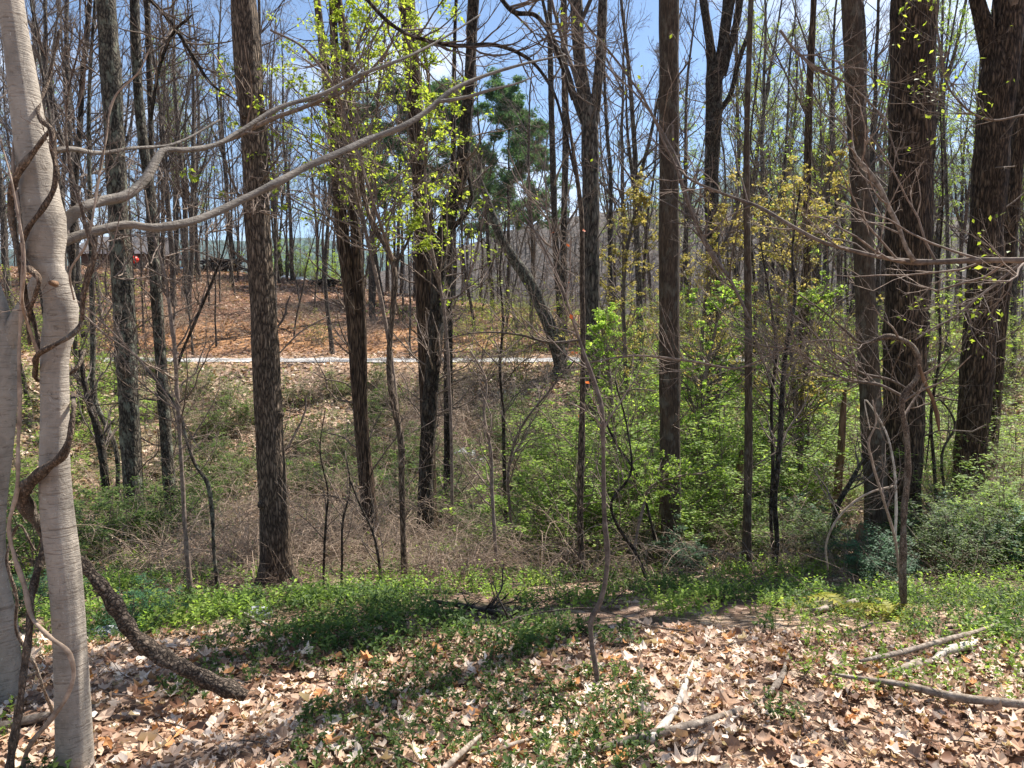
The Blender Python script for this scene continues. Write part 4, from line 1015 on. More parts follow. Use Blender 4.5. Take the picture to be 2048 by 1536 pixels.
fallen('second stub of pale rotten wood just above the first', [(1866, 1320, 14), (1890, 1305, 22), (1930, 1292, 24), (1950, 1286, 12)], 'bleach', 'rotten_log', 'log', rough=.2, seed=96)
fallen('smooth grey stick poking into the bottom of the view', [(880, 1545, 15), (920, 1508, 15), (950, 1480, 12), (968, 1466, 7)], 'dead', 'fallen_stick', 'stick', rough=.06, seed=97, settle=.04)
fallen('thin pale stick lying beside the smooth grey stick', [(960, 1510, 8), (1000, 1498, 11), (1040, 1484, 11), (1065, 1478, 7)], 'dead', 'fallen_stick', 'stick', rough=.06, seed=98, settle=.03)
fallen('bent grey-brown stick slanting below the foreground sapling', [(1100, 1545, 13), (1132, 1520, 13), (1150, 1490, 11), (1168, 1458, 7)], 'dead', 'fallen_stick', 'stick', rough=.07, seed=99, settle=.03)
fallen('short mossy white stick near the bent one', [(1078, 1510, 12), (1086, 1484, 12), (1092, 1462, 9)], 'bleach', 'fallen_stick', 'stick', rough=.1, seed=100)
fallen('curved dark root-like stick along the bottom edge', [(690, 1500, 6), (740, 1495, 7), (790, 1508, 7), (840, 1530, 6)], 'vine', 'fallen_stick', 'stick', rough=.06, seed=101, settle=.04)
fallen('dark twiggy branch shape standing in for a shadow patch on the green verge', [(868, 1202, 8), (900, 1208, 11), (940, 1215, 13), (990, 1226, 14), (1040, 1240, 15)], 'char', rough=.15, seed=102, twigs=10, twiglen=.5, twigmat='char', settle=.05)  # black branch put where the verge has only a patch of shadow
fallen('thin wiry dead branch arching over the verge beside the foreground sapling', [(1000, 1248, 4), (1080, 1225, 4), (1160, 1216, 4), (1240, 1232, 4), (1300, 1252, 4), (1370, 1262, 6)], 'vine', 'fallen_stick', 'stick', rough=.04, seed=103, settle=.12, twigs=5, twiglen=.25)
fallen('half-buried pale log beyond the yellow ferns', [(1630, 1222, 15), (1680, 1210, 18), (1730, 1200, 18), (1780, 1188, 14)], 'dead', 'fallen_log', 'log', rough=.12, seed=104)
fallen('dark log shape standing in for trunk shadow in the verge behind sunlit litter', [(1392, 1200, 14), (1430, 1196, 18), (1465, 1190, 12)], 'rot', 'fallen_log', 'log', rough=.15, seed=105)  # log put where a tree's shadow darkens the verge
fallen('dark log lying along the far side of the stream hollow', [(640, 1050, 9), (700, 1056, 13), (780, 1062, 14), (860, 1066, 12), (930, 1070, 9)], 'dark', 'fallen_log', 'log', rough=.1, seed=106)
fallen('pale fallen pole slanting in the hollow behind the wavy sapling', [(770, 1108, 6), (810, 1098, 7), (850, 1090, 7), (890, 1080, 5)], 'bleach', 'fallen_pole', 'pole', rough=.05, seed=107)
fallen('thin white stick lying in greenery near the knobbly brown tree', [(466, 1218, 6), (500, 1232, 7), (540, 1252, 6)], 'bleach', 'fallen_stick', 'stick', rough=.06, seed=108)
fallen('light brown knotted log behind the foot of the pale tree', [(-20, 1455, 24), (30, 1445, 26), (90, 1432, 26), (180, 1415, 20), (215, 1400, 12)], 'dead', 'fallen_log', 'log', rough=.14, seed=109)
fallen('pale crooked twig on the shaded litter in front of the knobbly brown tree', [(560, 1330, 6), (585, 1322, 9), (612, 1308, 8), (625, 1298, 4)], 'dead', 'fallen_stick', 'stick', rough=.1, seed=110)
fallen('upright splintered stick leaning at the foot of the smooth-barked brown trunk', [(1852, 1190, 7), (1838, 1150, 7), (1815, 1095, 6)], 'dead', 'fallen_stick', 'stick', rough=.08, seed=111, settle=.03)
for k, (x0, y0, x1, y1) in enumerate([(1490, 1390, 1520, 1420), (230, 1290, 330, 1255), (1745, 1420, 1830, 1470), (1020, 1420, 1080, 1390), (640, 1420, 720, 1440), (1340, 1510, 1420, 1490), (1600, 1480, 1680, 1440), (480, 1480, 560, 1500), (760, 1300, 830, 1290), (1900, 1480, 1990, 1500), (310, 1440, 400, 1470), (1440, 1300, 1500, 1280)]):
    where = ['beside the end of the crumbling pale log', 'above the leaning limb on the shaded verge', 'below the long grey-brown limb', 'in the litter near the foreground sapling', 'in the litter before the dark foreground shade', 'under the crumbling pale log', 'in open bright litter below the fork of the pale log',
             'between the pale tree and the curved root-like stick', 'at the edge of the verge below the wavy sapling', 'in the brightest litter at the bottom corner', 'in the litter under the leaning limb', 'in the litter below the dark log shape'][k]
    fallen('thin brown twig lying ' + where, [(x0, y0, 4), ((x0 + x1) / 2, (y0 + y1) / 2 - 5, 4), (x1, y1, 2)], 'vine', 'fallen_twig', 'twig', rough=.05, seed=120 + k, settle=.03, twigs=3, twiglen=.15)

stem('spring_tree', 'short leafy young tree spreading pale green sprays beside the plain brown tree', 'tree',
     [(1400, 1060, 8, 12), (1404, 900, 8, 12), (1410, 760, 8, 12), (1430, 660, 6, 12), (1450, 580, 4, 12)], 'twig', 8, twigs=50, seed=76, root='first', twiglen=1.5, leafmat='leaf_bright', nleaf=8000, leafsize=.045, up=-.02, flat=.8, tw0=.2)
stem('spring_tree', 'young tree with layered pale green sprays before the tall forked grey tree', 'tree',
     [(1235, 1080, 8, 11), (1230, 940, 8, 11), (1225, 820, 8, 11), (1215, 720, 6, 11), (1200, 640, 4, 11)], 'twig', 8, twigs=44, seed=77, root='first', twiglen=1.3, leafmat='leaf_bright', nleaf=6500, leafsize=.042, up=-.02, flat=.8, tw0=.2)
stem('spring_tree', 'leafy young tree with bright tiers between the thin straight tree and the brown trunk', 'tree',
     [(1600, 1040, 8, 13), (1604, 900, 8, 13), (1606, 780, 8, 13), (1620, 680, 6, 13), (1630, 600, 4, 13)], 'twig', 8, twigs=44, seed=78, root='first', twiglen=1.6, leafmat='leaf_bright', nleaf=7000, leafsize=.05, up=-.02, flat=.8, tw0=.2)
stem('spring_tree', 'slim tree with one level tier of pale leaves before the plain brown trunk', 'tree',
     [(1262, 1190, 6, 8.0), (1270, 1090, 6, 8.0), (1285, 1020, 6, 8.0), (1300, 975, 5, 8.0), (1350, 955, 5, 8.0), (1420, 945, 3, 8.0)], 'twig', 7, twigs=30, seed=79, root='first', twiglen=.7, leafmat='leaf_bright', nleaf=3200, leafsize=.03, up=-.02, flat=.93, tw0=.55)

# ------------------------------------------------------------------ shrubs, brambles, ferns
def shrub_meshes(k, leafmat, n_leaf, h, w, leaf, stems=16, cane=False, flat=.6, lay=.5):
    """one shrub kind: branches mesh and foliage mesh, about the origin"""
    a = rng.uniform(0, 2 * pi, stems); r_ = rng.uniform(.0, .15, stems) * w
    n_ = 8
    P = np.empty((stems, n_, 3)); P[:, 0] = np.stack([r_ * np.cos(a), r_ * np.sin(a), -.05 * np.ones(stems)], -1)
    lean = rng.uniform(.15, .9 if not cane else 1.3, stems)
    d = np.stack([np.cos(a) * lean, np.sin(a) * lean, np.ones(stems)], -1); d = nrm(d)
    ln = h * rng.uniform(.6, 1.15, stems) * (1.3 if cane else 1)
    for j in range(1, n_):
        d = nrm(d + rng.normal(size=(stems, 3)) * .12 + np.array([0, 0, -.32 if cane else -.05]))
        P[:, j] = P[:, j - 1] + d * (ln / (n_ - 1))[:, None]
    R = np.linspace(1, .35, n_)[None] * rng.uniform(.006, .012, (stems, 1)) * (1 if not cane else .7)
    B, rb_ = spawn(P, R, 7, .15, .98, 1.1, .45, 5, .2, -.06 if cane else .02, .55, tip=.4, rmin=.003, flat=flat)
    Cc, rc_ = spawn(B, rb_, 3, .1, 1, .8, .5, 3, .2, 0, .6, tip=.5, rmin=.0022, flat=flat)
    tb = Buf()
    for q_, r2, s_ in ((P, R, 5), (B, rb_, 3), (Cc, rc_, 3)):
        v, q = tubes(q_, r2, s_); tb.add(v, q)
    me1 = tb.mesh('stems', M['cane'] if cane else M['twig'])
    me2 = None
    if n_leaf:
        lb = Buf(); v, tt, ti = leaves_at(Cc, n_leaf, leaf, leaf * .7, t0=.1, flatness=.88, droop=.0); lb.add(v, None, tt, ti)
        me2 = lb.mesh('foliage', M[leafmat], smooth=False)
    return me1, me2

SH = {}
SH['bright'] = [shrub_meshes(k, 'leaf_bright', 4600, 2.0, 1.6, .056, 18) for k in range(3)]
SH['green'] = [shrub_meshes(k, 'leaf_green', 3800, 1.1, 1.3, .046, 18) for k in range(3)]
SH['teal'] = [shrub_meshes(k, 'leaf_teal', 4600, 1.2, 1.3, .05, 18) for k in range(2)]
SH['yellow'] = [shrub_meshes(k, 'leaf_yellow', 1600, 1.8, 1.6, .045, 16) for k in range(2)]
SH['bramble'] = [shrub_meshes(k, None, 0, 1.5, 1.2, .03, 34, True) for k in range(4)]
SH['sparse'] = [shrub_meshes(k, 'leaf_green', 500, 1.3, 1.2, .03, 26, True) for k in range(3)]
KN = {'bright': ('fresh green shrub', 'leafy_shrub'), 'green': ('low dark green shrub', 'low_shrub'), 'teal': ('glossy blue-green shrub', 'glossy_shrub'),
      'yellow': ('sparse yellow-green shrub', 'sparse_shrub'), 'bramble': ('bare tan bramble tangle', 'bramble_tangle'), 'sparse': ('small-leaved twiggy brown shrub', 'twiggy_shrub')}
LAND = [(-400, 'beyond the second pale trunk'), (20, 'past the vine-wrapped tree'), (190, 'by the thick mossy trunk'), (330, 'by the grey sapling'), (440, 'near the knobbly tree'), (560, 'past the knobbly tree'), (660, 'near the twin-stemmed tree'),
        (760, 'near the wavy sapling'), (830, 'by the rough leaning trunk'), (930, 'in the gap under the pines'), (1050, 'near the road-side leaner'), (1140, 'near the forked grey tree'), (1230, 'before the plain tree'), (1320, 'by the plain tree'), (1390, 'by the low-forked tree'),
        (1470, 'by the thin straight tree'), (1530, 'near the dark double stem'), (1630, 'by the reddish dead trunk'), (1700, 'by the smooth-barked trunk'), (1780, 'by the massive trunk'), (1880, 'near the leaning giant'), (1990, 'beyond the leaning giant')]
def where(u):
    s_ = LAND[0][1]
    for a, b_ in LAND:
        if u >= a: s_ = b_
    return s_
def band_of(Y):
    for lim, s_ in ((6.5, 'on the near verge'), (9, 'at the hollow lip'), (12, 'on the near slope'), (15.2, 'low in the hollow'), (20, 'on the far stream bank'), (27.5, 'just below the road'), (34, 'at the road edge'), (42, 'on the clay bank'), (54, 'above the clay bank'), (75, 'on the hilltop'), (9999, 'far behind the hilltop')):
        if Y < lim: return s_
PEND = []
def finish_labels():
    # things that would share a description are told apart by how near they stand
    by = {}
    for o, lab, Y in PEND: by.setdefault(lab, []).append((Y, o))
    for lab, L in by.items():
        L.sort(key=lambda a: a[0])
        names = {1: [''], 2: ['nearer ', 'farther '], 3: ['nearest ', 'middle ', 'farthest ']}.get(len(L), ['nearest ', 'second nearest '] + ['third nearest '] * (len(L) > 3) + ['fourth nearest '] * (len(L) > 4) + ['fifth nearest '] * (len(L) > 5) + ['sixth nearest '] * (len(L) > 6) + ['farthest '] * 9)
        if len(L) > 3: names = names[:len(L) - 1] + ['farthest ']
        for (Y, o), nm in zip(L, names): o['label'] = nm + lab
def place_shrub(kind, u, v, Y, sc=1.0):
    # put at depth Y on the ground
    x = at(u, 900, Y)[0]
    z = float(G(x, Y))
    i = rng.integers(0, len(SH[kind])); m1, m2 = SH[kind][i]
    base, nm = KN[kind]
    size = 'small ' if sc < .7 else 'tall ' if sc > 1.4 else ''
    lab = size + base + ' ' + band_of(Y) + ' ' + where(u)
    t = thing(nm, lab, 'shrub', (x, Y, z), {'bright': 'fresh green shrubs', 'green': 'low green shrubs', 'teal': 'glossy shrubs', 'yellow': 'yellow-green shrubs', 'bramble': 'bare bramble tangles', 'sparse': 'twiggy shrubs'}[kind], rng.uniform(0, 6.28), sc)
    PEND.append((t, lab, Y))
    link('stems', m1, t)
    if m2: link('foliage', m2, t)
for kind, lst in {
    'bright': [(1090, 9.6, 1.0), (1150, 11, 1.2), (1215, 10, 1.15), (1270, 11.5, 1.3), (1240, 13.5, 1.4), (1310, 12.5, 1.4), (1390, 10.8, 1.2), (1440, 12, 1.35), (1400, 14, 1.4), (1460, 15, 1.4), (1340, 15.5, 1.5), (1180, 15, 1.2), (1560, 12.5, 1.2), (1620, 13.5, 1.3),
               (1280, 9.7, .9), (1420, 9.8, .9), (1530, 16, 1.4), (1650, 17, 1.3), (1130, 18, 1.2), (1240, 20, 1.5), (1350, 21, 1.6), (1460, 21, 1.6), (1580, 21, 1.6), (1700, 20, 1.5), (1860, 14, 1.2), (1900, 17, 1.5), (2030, 12, 1.2), (2060, 16, 1.6), (210, 19, 1.2), (150, 20, 1.3), (60, 16, 1.2), (1990, 8.6, .55), (2060, 8.2, .6)],
    'green': [(60, 8, 1.0), (10, 10, 1.2), (180, 9.2, .9), (230, 10, 1.0), (290, 10.5, 1.1), (330, 11.3, 1.0), (120, 12, 1.3), (380, 14, 1.0), (420, 17, 1.1), (470, 18.5, 1.2), (430, 21, 1.3), (400, 24, 1.3), (580, 18, 1.0), (620, 21, 1.2), (590, 24, 1.0), (770, 17.5, 1.1), (790, 19.5, 1.2), (740, 22, 1.0), (680, 25, 1.0), (850, 20, 1.0),
              (960, 11, .8), (1010, 12, .9), (930, 13, .8), (1060, 12.5, .9), (1100, 21, 1.2), (1010, 22, 1.1), (1180, 24, 1.2), (1650, 9.8, .8), (1590, 9.4, .8), (1540, 10.2, .8), (1500, 9.3, .7), (1700, 9.4, .8), (1890, 8.2, .8), (1930, 7.6, .8), (1980, 9.8, 1.0), (2040, 9.0, 1.0), (1860, 9.6, .8), (1290, 24, 1.5), (1400, 25, 1.5), (1530, 25, 1.5), (1680, 25, 1.5), (1830, 22, 1.5), (1960, 24, 1.7), (30, 24, 1.6), (-20, 14, 1.4)],
    'teal': [(1530, 13.5, 1.2), (1560, 14.5, 1.4), (1610, 11.5, .9), (1505, 15, 1.2), (1755, 7.2, .55), (1790, 7.4, .5), (1925, 8.8, .8), (2010, 8.4, .8), (40, 5.0, .35), (250, 4.4, .3), (1375, 8.5, .5)],
    'yellow': [(960, 26, 1.4), (1040, 27, 1.5), (1010, 35, 1.5), (1090, 36, 1.6), (930, 37, 1.4), (1180, 34.5, 1.8), (1260, 36, 2.0), (1370, 35.5, 2.0), (1480, 35, 2.2), (1590, 34.5, 2.2), (1720, 35, 2.2), (1880, 34, 2.2), (2010, 34, 2.2), (640, 36.5, 1.0), (200, 26, 1.8), (120, 30, 2.2), (50, 32, 2.2), (1230, 17, 1.2), (1560, 18, 1.3), (1980, 19, 1.4), (250, 38, 1.6)],
    'bramble': [(450, 8.4, .8), (500, 8.8, .8), (400, 8.0, .6), (590, 8.2, .8), (620, 9, .8), (560, 10, .8), (660, 10.5, .9), (690, 8.8, .6), (730, 11.2, .9), (780, 11, .9), (820, 12, 1), (900, 11.5, .9), (940, 12.5, 1), (900, 14, 1.1), (970, 14, 1.1), (860, 16, 1.1), (700, 14.5, 1), (1040, 15, 1.1), (300, 9, .7), (360, 12.5, 1),
                (940, 21, 1.4), (1010, 24, 1.5), (1080, 23, 1.4), (900, 25, 1.3), (980, 18, 1.3), (1740, 12, 1.1), (1900, 12.5, 1.1), (1300, 8.9, .6), (1440, 9.0, .7), (1380, 9.6, .8), (660, 26, 1.2), (830, 26, 1.2), (200, 14, 1.2), (1700, 14, 1.2), (1790, 11, 1), (1560, 9, .7), (2020, 11, 1.1)],
    'sparse': [(350, 19, 1.3), (520, 21, 1.4), (560, 14, 1.0), (480, 14.5, 1.1), (640, 17, 1.2), (680, 19, 1.3), (900, 19, 1.3), (840, 23, 1.4), (760, 25, 1.3), (1060, 18, 1.4), (980, 10, .8), (830, 10, .8), (600, 12.5, 1), (420, 11, .9), (270, 17, 1.4), (120, 17, 1.5), (1660, 12, 1.0), (1840, 10.5, 1), (1950, 13, 1.2), (1130, 9, .8), (1200, 9.0, .7), (1620, 25, 1.6), (1780, 18, 1.4), (1480, 18, 1.4), (1110, 26, 1.4)],
}.items():
    for (u, Y, sc) in lst:
        place_shrub(kind, u, 0, Y, sc)
r6 = np.random.default_rng(99)
for k in range(22):
    place_shrub(['yellow', 'bright', 'sparse'][k % 3], 1250 + k * 38, 0, 27.3, r6.uniform(1.0, 1.5))
for k in range(13):
    place_shrub(['bramble', 'bramble', 'sparse'][k % 3], r6.uniform(270, 930), 0, r6.uniform(7.3, 11), r6.uniform(.6, 1.0))
for k in range(12):
    place_shrub(['bramble', 'sparse'][k % 2], r6.uniform(930, 2040), 0, r6.uniform(7.8, 12), r6.uniform(.6, 1.0))
for k in range(16):
    place_shrub(['green', 'bright', 'yellow', 'bramble'][k % 4], 1240 + k * 54 + r6.uniform(-15, 15), 0, r6.uniform(24.5, 27), r6.uniform(1.1, 1.7))
for k in range(64):
    u = r6.uniform(180, 1050); Y = r6.uniform(12.5, 26)
    place_shrub(['bramble', 'sparse', 'green', 'green'][k % 4], u, 0, Y, r6.uniform(.8, 1.4))
for k in range(34):
    u = r6.uniform(950, 2080); Y = r6.uniform(9.5, 27)
    place_shrub(['bramble', 'sparse', 'bright', 'bramble'][k % 4], u, 0, Y, r6.uniform(.8, 1.5))
for k in range(40):
    u = r6.uniform(-60, 2080); Y = r6.uniform(33.8, 60)
    place_shrub('bramble' if r6.random() < .5 else ('yellow' if u > 900 else 'sparse'), u, 0, Y, r6.uniform(1.0, 2.0))
for k in range(12):
    place_shrub('bramble' if k % 3 else 'sparse', r6.uniform(360, 760), 0, r6.uniform(35.5, 47), r6.uniform(1.0, 1.7))
for k in range(12):
    place_shrub('bramble', r6.uniform(330, 1700), 0, r6.uniform(6.9, 9), r6.uniform(.45, .75))
# shrubs on the hilltop beyond the bank
for k, (u, Y, sc) in enumerate([(560, 66, 2.6), (600, 64, 2.8), (640, 66, 2.6), (520, 72, 3.2), (420, 72, 3.0), (470, 76, 3.2), (380, 70, 2.4), (700, 70, 2.6), (860, 62, 1.6), (300, 80, 3.0), (1120, 60, 2.4), (1170, 62, 2.4), (340, 78, 3)]):
    place_shrub('bright' if 540 < u < 720 else 'sparse', u, 0, Y, sc * (.75 if 540 < u < 720 else 1))

# yellow ferns by the crooked sapling
def fern(label, u, v, Y, sc):
    x = at(u, v, Y)[0]; z = float(G(x, Y))
    t = thing('yellow_fern', label, 'fern', (x, Y, z), 'yellow ferns by the crooked sapling')
    for f in range(7):
        a = f * 2 * pi / 7 + rng.uniform(-.3, .3); el = rng.uniform(.5, 1.0); L_ = sc * rng.uniform(.7, 1.1)
        n_ = 9; P = np.zeros((n_, 3)); d = np.array([cos(a) * cos(el), sin(a) * cos(el), sin(el)])
        for j in range(1, n_):
            d = d + np.array([0, 0, -.2]); d /= np.linalg.norm(d); P[j] = P[j - 1] + d * L_ / (n_ - 1)
        bb = Buf(); v_, q = tubes(P[None], np.linspace(.003, .001, n_)[None] * sc * 2, 4); bb.add(v_, q, None, 1.)
        side = nrm(np.cross(d, [0, 0, 1]))
        for j in np.linspace(1, n_ - 1.01, 12):
            i = int(j); w = j - i; p = P[i] * (1 - w) + P[min(i + 1, n_ - 1)] * w
            tn = nrm(P[min(i + 1, n_ - 1)] - P[i] + 1e-6); ll = L_ * .28 * (1 - (j / n_) ** 1.5 * .8)
            for s_ in (-1, 1):
                e = p + (side * s_ + tn * .5) * ll * .8 + np.array([0, 0, -.1 * ll]); wv = tn * ll * .16
                bb.add(np.array([p - wv, e, p + wv]), None, np.array([[0, 1, 2]]), rng.uniform(.1, .9))
        link('frond', bb.mesh('frond', M['fern'], smooth=False), t)
fern('largest yellow fern arching over the verge before the dead stump', 1700, 1240, 5.2, .42)
fern('smaller yellow fern between the large fern and the crooked sapling', 1762, 1250, 5.0, .34)
fern('pale yellow fern at the foot of the crooked knotted sapling', 1788, 1255, 4.9, .28)
fern('small yellow fern at the litter edge beyond the pale log', 1640, 1240, 5.3, .26)
fern('small dark yellow fern behind the end of the crumbling log', 1570, 1230, 5.5, .28)

# ------------------------------------------------------------------ litter, loose leaves, ground cover
def blade(kind, r2):
    if kind == 0: a = [(0, -.5), (.3, -.35), (.55, -.1), (.42, .1), (.5, .42), (.2, .36), (0, .3), (-.2, .36), (-.5, .42), (-.42, .1), (-.55, -.1), (-.3, -.35)]
    elif kind == 1: a = [(0, -.55), (.14, -.2), (.5, -.3), (.36, .02), (.55, .25), (.22, .22), (0, .6), (-.22, .22), (-.55, .25), (-.36, .02), (-.5, -.3), (-.14, -.2)]
    elif kind == 2: a = [(0, -.6), (.2, -.42), (.32, -.1), (.3, .2), (.14, .48), (0, .62), (-.14, .48), (-.3, .2), (-.32, -.1), (-.2, -.42)]
    else: a = [(0, -.6), (.16, -.4), (.1, -.2), (.34, -.1), (.18, .06), (.36, .28), (.14, .36), (0, .6), (-.14, .36), (-.36, .28), (-.18, .06), (-.34, -.1), (-.1, -.2), (-.16, -.4)]
    a = np.array(a) * r2.uniform(.88, 1.1, (len(a), 1))
    c1, c2, c3 = r2.uniform(-.9, 1.1), r2.uniform(.2, 1.1) * r2.choice([-1, 1, 1]), r2.uniform(-.8, .8)
    pts = np.vstack([[[0, -.05]], a])
    z = c1 * pts[:, 0] ** 2 + c2 * pts[:, 1] ** 2 * .8 + c3 * pts[:, 0] * pts[:, 1] + np.where(np.arange(len(pts)) % 2, .07, -.05) * r2.uniform(.4, 1.6, len(pts))
    z[0] = -.03
    V = np.column_stack([pts, z])
    n_ = len(a)
    T = np.array([[0, 1 + i, 1 + (i + 1) % n_] for i in range(n_)])
    return V, T
r2 = np.random.default_rng(44)
BL = [blade(k % 4, r2) for k in range(12)]
for k in range(6):
    a = np.array([(0, -.55), (.42, -.2), (.36, .3), (0, .58), (-.36, .3), (-.42, -.2)]) * r2.uniform(.75, 1.15, (6, 1))
    V = np.column_stack([np.vstack([[[0, 0]], a]), np.concatenate([[-.04], r2.uniform(-.05, .3, 6)])])
    BL.append((V, np.array([[0, 1 + i, 1 + (i + 1) % 6] for i in range(6)])))
def rotmats(n_, tilt):
    a = rng.uniform(0, 2 * pi, n_); tx = rng.normal(size=n_) * tilt; ty = rng.normal(size=n_) * tilt
    ca, sa, cx, sx_, cy, sy = np.cos(a), np.sin(a), np.cos(tx), np.sin(tx), np.cos(ty), np.sin(ty)
    Rz = np.zeros((n_, 3, 3)); Rz[:, 0, 0] = ca; Rz[:, 0, 1] = -sa; Rz[:, 1, 0] = sa; Rz[:, 1, 1] = ca; Rz[:, 2, 2] = 1
    Rx = np.zeros((n_, 3, 3)); Rx[:, 0, 0] = 1; Rx[:, 1, 1] = cx; Rx[:, 1, 2] = -sx_; Rx[:, 2, 1] = sx_; Rx[:, 2, 2] = cx
    Ry = np.zeros((n_, 3, 3)); Ry[:, 1, 1] = 1; Ry[:, 0, 0] = cy; Ry[:, 0, 2] = sy; Ry[:, 2, 0] = -sy; Ry[:, 2, 2] = cy
    return Rx @ Ry @ Rz
def vnoise(x, y, s, seed):
    r3 = np.random.default_rng(seed); o = np.zeros_like(x)
    for k in range(10):
        a = r3.uniform(0, 6.28); f = r3.uniform(.5, 1.8) / s; o = o + np.sin((x * cos(a) + y * sin(a)) * f + r3.uniform(0, 6.28))
    return o / 10 ** .5
def samp(n_, y0, y1, p=1.0, wide=.86, extra=.8):
    t_ = rng.uniform(0, 1, n_)
    y = (y0 ** p + t_ * (y1 ** p - y0 ** p)) ** (1 / p)
    x = rng.uniform(-1, 1, n_) * (y * wide + extra)
    return x, y
lit = Buf()
x, y = samp(46000, 1.9, 9.5, .8)
near_ = y < 4.3
for k in range(12):
    s_ = (near_ & (np.arange(len(x)) % 12 == k)) if k < 12 else (~near_ & (np.arange(len(x)) % 6 == k - 12))
    xx, yy = x[s_], y[s_]; n_ = len(xx)
    V, T = BL[k]
    sc = (.018 + .050 * rng.random(n_) ** 1.7) * np.where(rng.random(n_) < .06, 1.35, 1)
    tm = rotmats(n_, .36)
    VV = np.einsum('nij,vj->nvi', tm, V) * sc[:, None, None]
    VV += np.stack([xx, yy, G(xx, yy) + rng.uniform(.0, .032, n_)], -1)[:, None, :]
    tt = (T[None] + (np.arange(n_) * len(V))[:, None, None]).reshape(-1, 3)
    ti = np.clip(rng.beta(1.7, 1.5, n_) + .18 * vnoise(xx, yy, .6, 5), 0, .97); ti = np.where(rng.random(n_) < .04, 1.0, ti)
    lit.add(VV.reshape(-1, 3), None, tt, np.repeat(ti, len(V)))
# farther litter: creased four-point leaves
x, y = samp(80000, 8.5, 62, .65, .8)
keep = ~((y > 28.0) & (y < 32.4)) & (vnoise(x, y, 2.5, 9) > -1.6)
x, y = x[keep], y[keep]; n_ = len(x)
V = np.array([(-.5, 0, .1), (0, .5, -.02), (.5, 0, .12), (0, -.5, -.02)]); tm = rotmats(n_, .5)
VV = np.einsum('nij,vj->nvi', tm, V) * (rng.uniform(.05, .12, n_) * (1 + y / 50))[:, None, None] + np.stack([x, y, G(x, y) + .03], -1)[:, None, :]
b0 = np.arange(n_) * 4
lit.add(VV.reshape(-1, 3), None, np.concatenate([np.stack([b0, b0 + 1, b0 + 2], -1), np.stack([b0, b0 + 2, b0 + 3], -1)]), np.repeat(np.clip(rng.beta(1.9, 2.0, n_) * np.where(y > 33, .72, 1), 0, 1), 4))
lo = link('leaf_litter', lit.mesh('leaf_litter', M['dry'], smooth=True), ground); lo['kind'] = 'stuff'
# the 300 largest leaves, one by one
lv_mesh = []
for k in range(12):
    for tone in (.25, .45, .62, .78, .92, 1.0)[k % 3::3]:
        bb = Buf(); V, T = BL[k]; bb.add(V * .06, None, T, tone); lv_mesh.append(bb.mesh('leaf', M['dry'], smooth=False))
cnt = 0
while cnt < 300:
    yy = rng.uniform(2.35, 3.9); xx = rng.uniform(-1, 1) * yy * .76
    u_, v_ = to_px((xx, yy, float(G(xx, yy))))
    if not (0 < u_ < 2048 and v_ < 1560): continue
    o = bpy.data.objects.new('leaf', lv_mesh[rng.integers(0, len(lv_mesh))])
    o.location = (xx, yy, float(G(xx, yy)) + rng.uniform(.03, .045)); o.rotation_euler = (rng.normal() * .3, rng.normal() * .3, rng.uniform(0, 6.28))
    s_ = rng.uniform(.75, 1.35); o.scale = (s_, s_, s_); o.parent = ground
    scene.collection.objects.link(o); cnt += 1

def cover(name, x, y, hgt, leaf, per, mat, stemh=True, seed=1):
    """low plants: short stems with pairs of small leaves"""
    n_ = len(x); z = G(x, y)
    bb = Buf()
    h = hgt * rng.uniform(.35, 1.2, n_)
    ln_ = rng.normal(size=(n_, 2)) * .35
    K = n_ * per
    f = np.tile(np.linspace(.3, 1, per), n_)
    hh = np.repeat(h, per)
    cx = np.repeat(x, per) + np.repeat(ln_[:, 0], per) * f * hh; cy = np.repeat(y, per) + np.repeat(ln_[:, 1], per) * f * hh
    c = np.stack([cx, cy, np.repeat(z, per) + f * hh + .01], -1)
    a = rng.uniform(0, 2 * pi, K); el = rng.uniform(-.1, .9, K)
    ax = np.stack([np.cos(a) * np.cos(el), np.sin(a) * np.cos(el), np.sin(el)], -1)
    sd = np.stack([-np.sin(a), np.cos(a), rng.normal(size=K) * .3], -1); up_ = np.cross(sd, ax)
    s_ = (leaf * rng.uniform(.55, 1.3, K))[:, None]
    V = np.stack([c, c + ax * s_ * .5 + sd * s_ * .3 + up_ * s_ * -.1, c + ax * s_, c + ax * s_ * .5 - sd * s_ * .3 + up_ * s_ * -.1], 1).reshape(-1, 3)
    b0 = np.arange(K) * 4
    ti = np.clip(np.repeat(rng.uniform(0, 1, n_), per) * .6 + rng.uniform(0, .4, K), 0, 1)
    bb.add(V, None, np.concatenate([np.stack([b0, b0 + 1, b0 + 2], -1), np.stack([b0, b0 + 2, b0 + 3], -1)]), np.repeat(ti, 4))
    if stemh:
        P = np.stack([np.stack([x, y, z], -1), np.stack([x + ln_[:, 0] * h, y + ln_[:, 1] * h, z + h], -1)], 1)
        v, q = tubes(P, np.full((n_, 2), .0012) * np.array([1.2, .8]), 3); bb.add(v, q, None, .15)
    o = link(name, bb.mesh(name, M[mat], smooth=False)); o['kind'] = 'stuff'
    return o
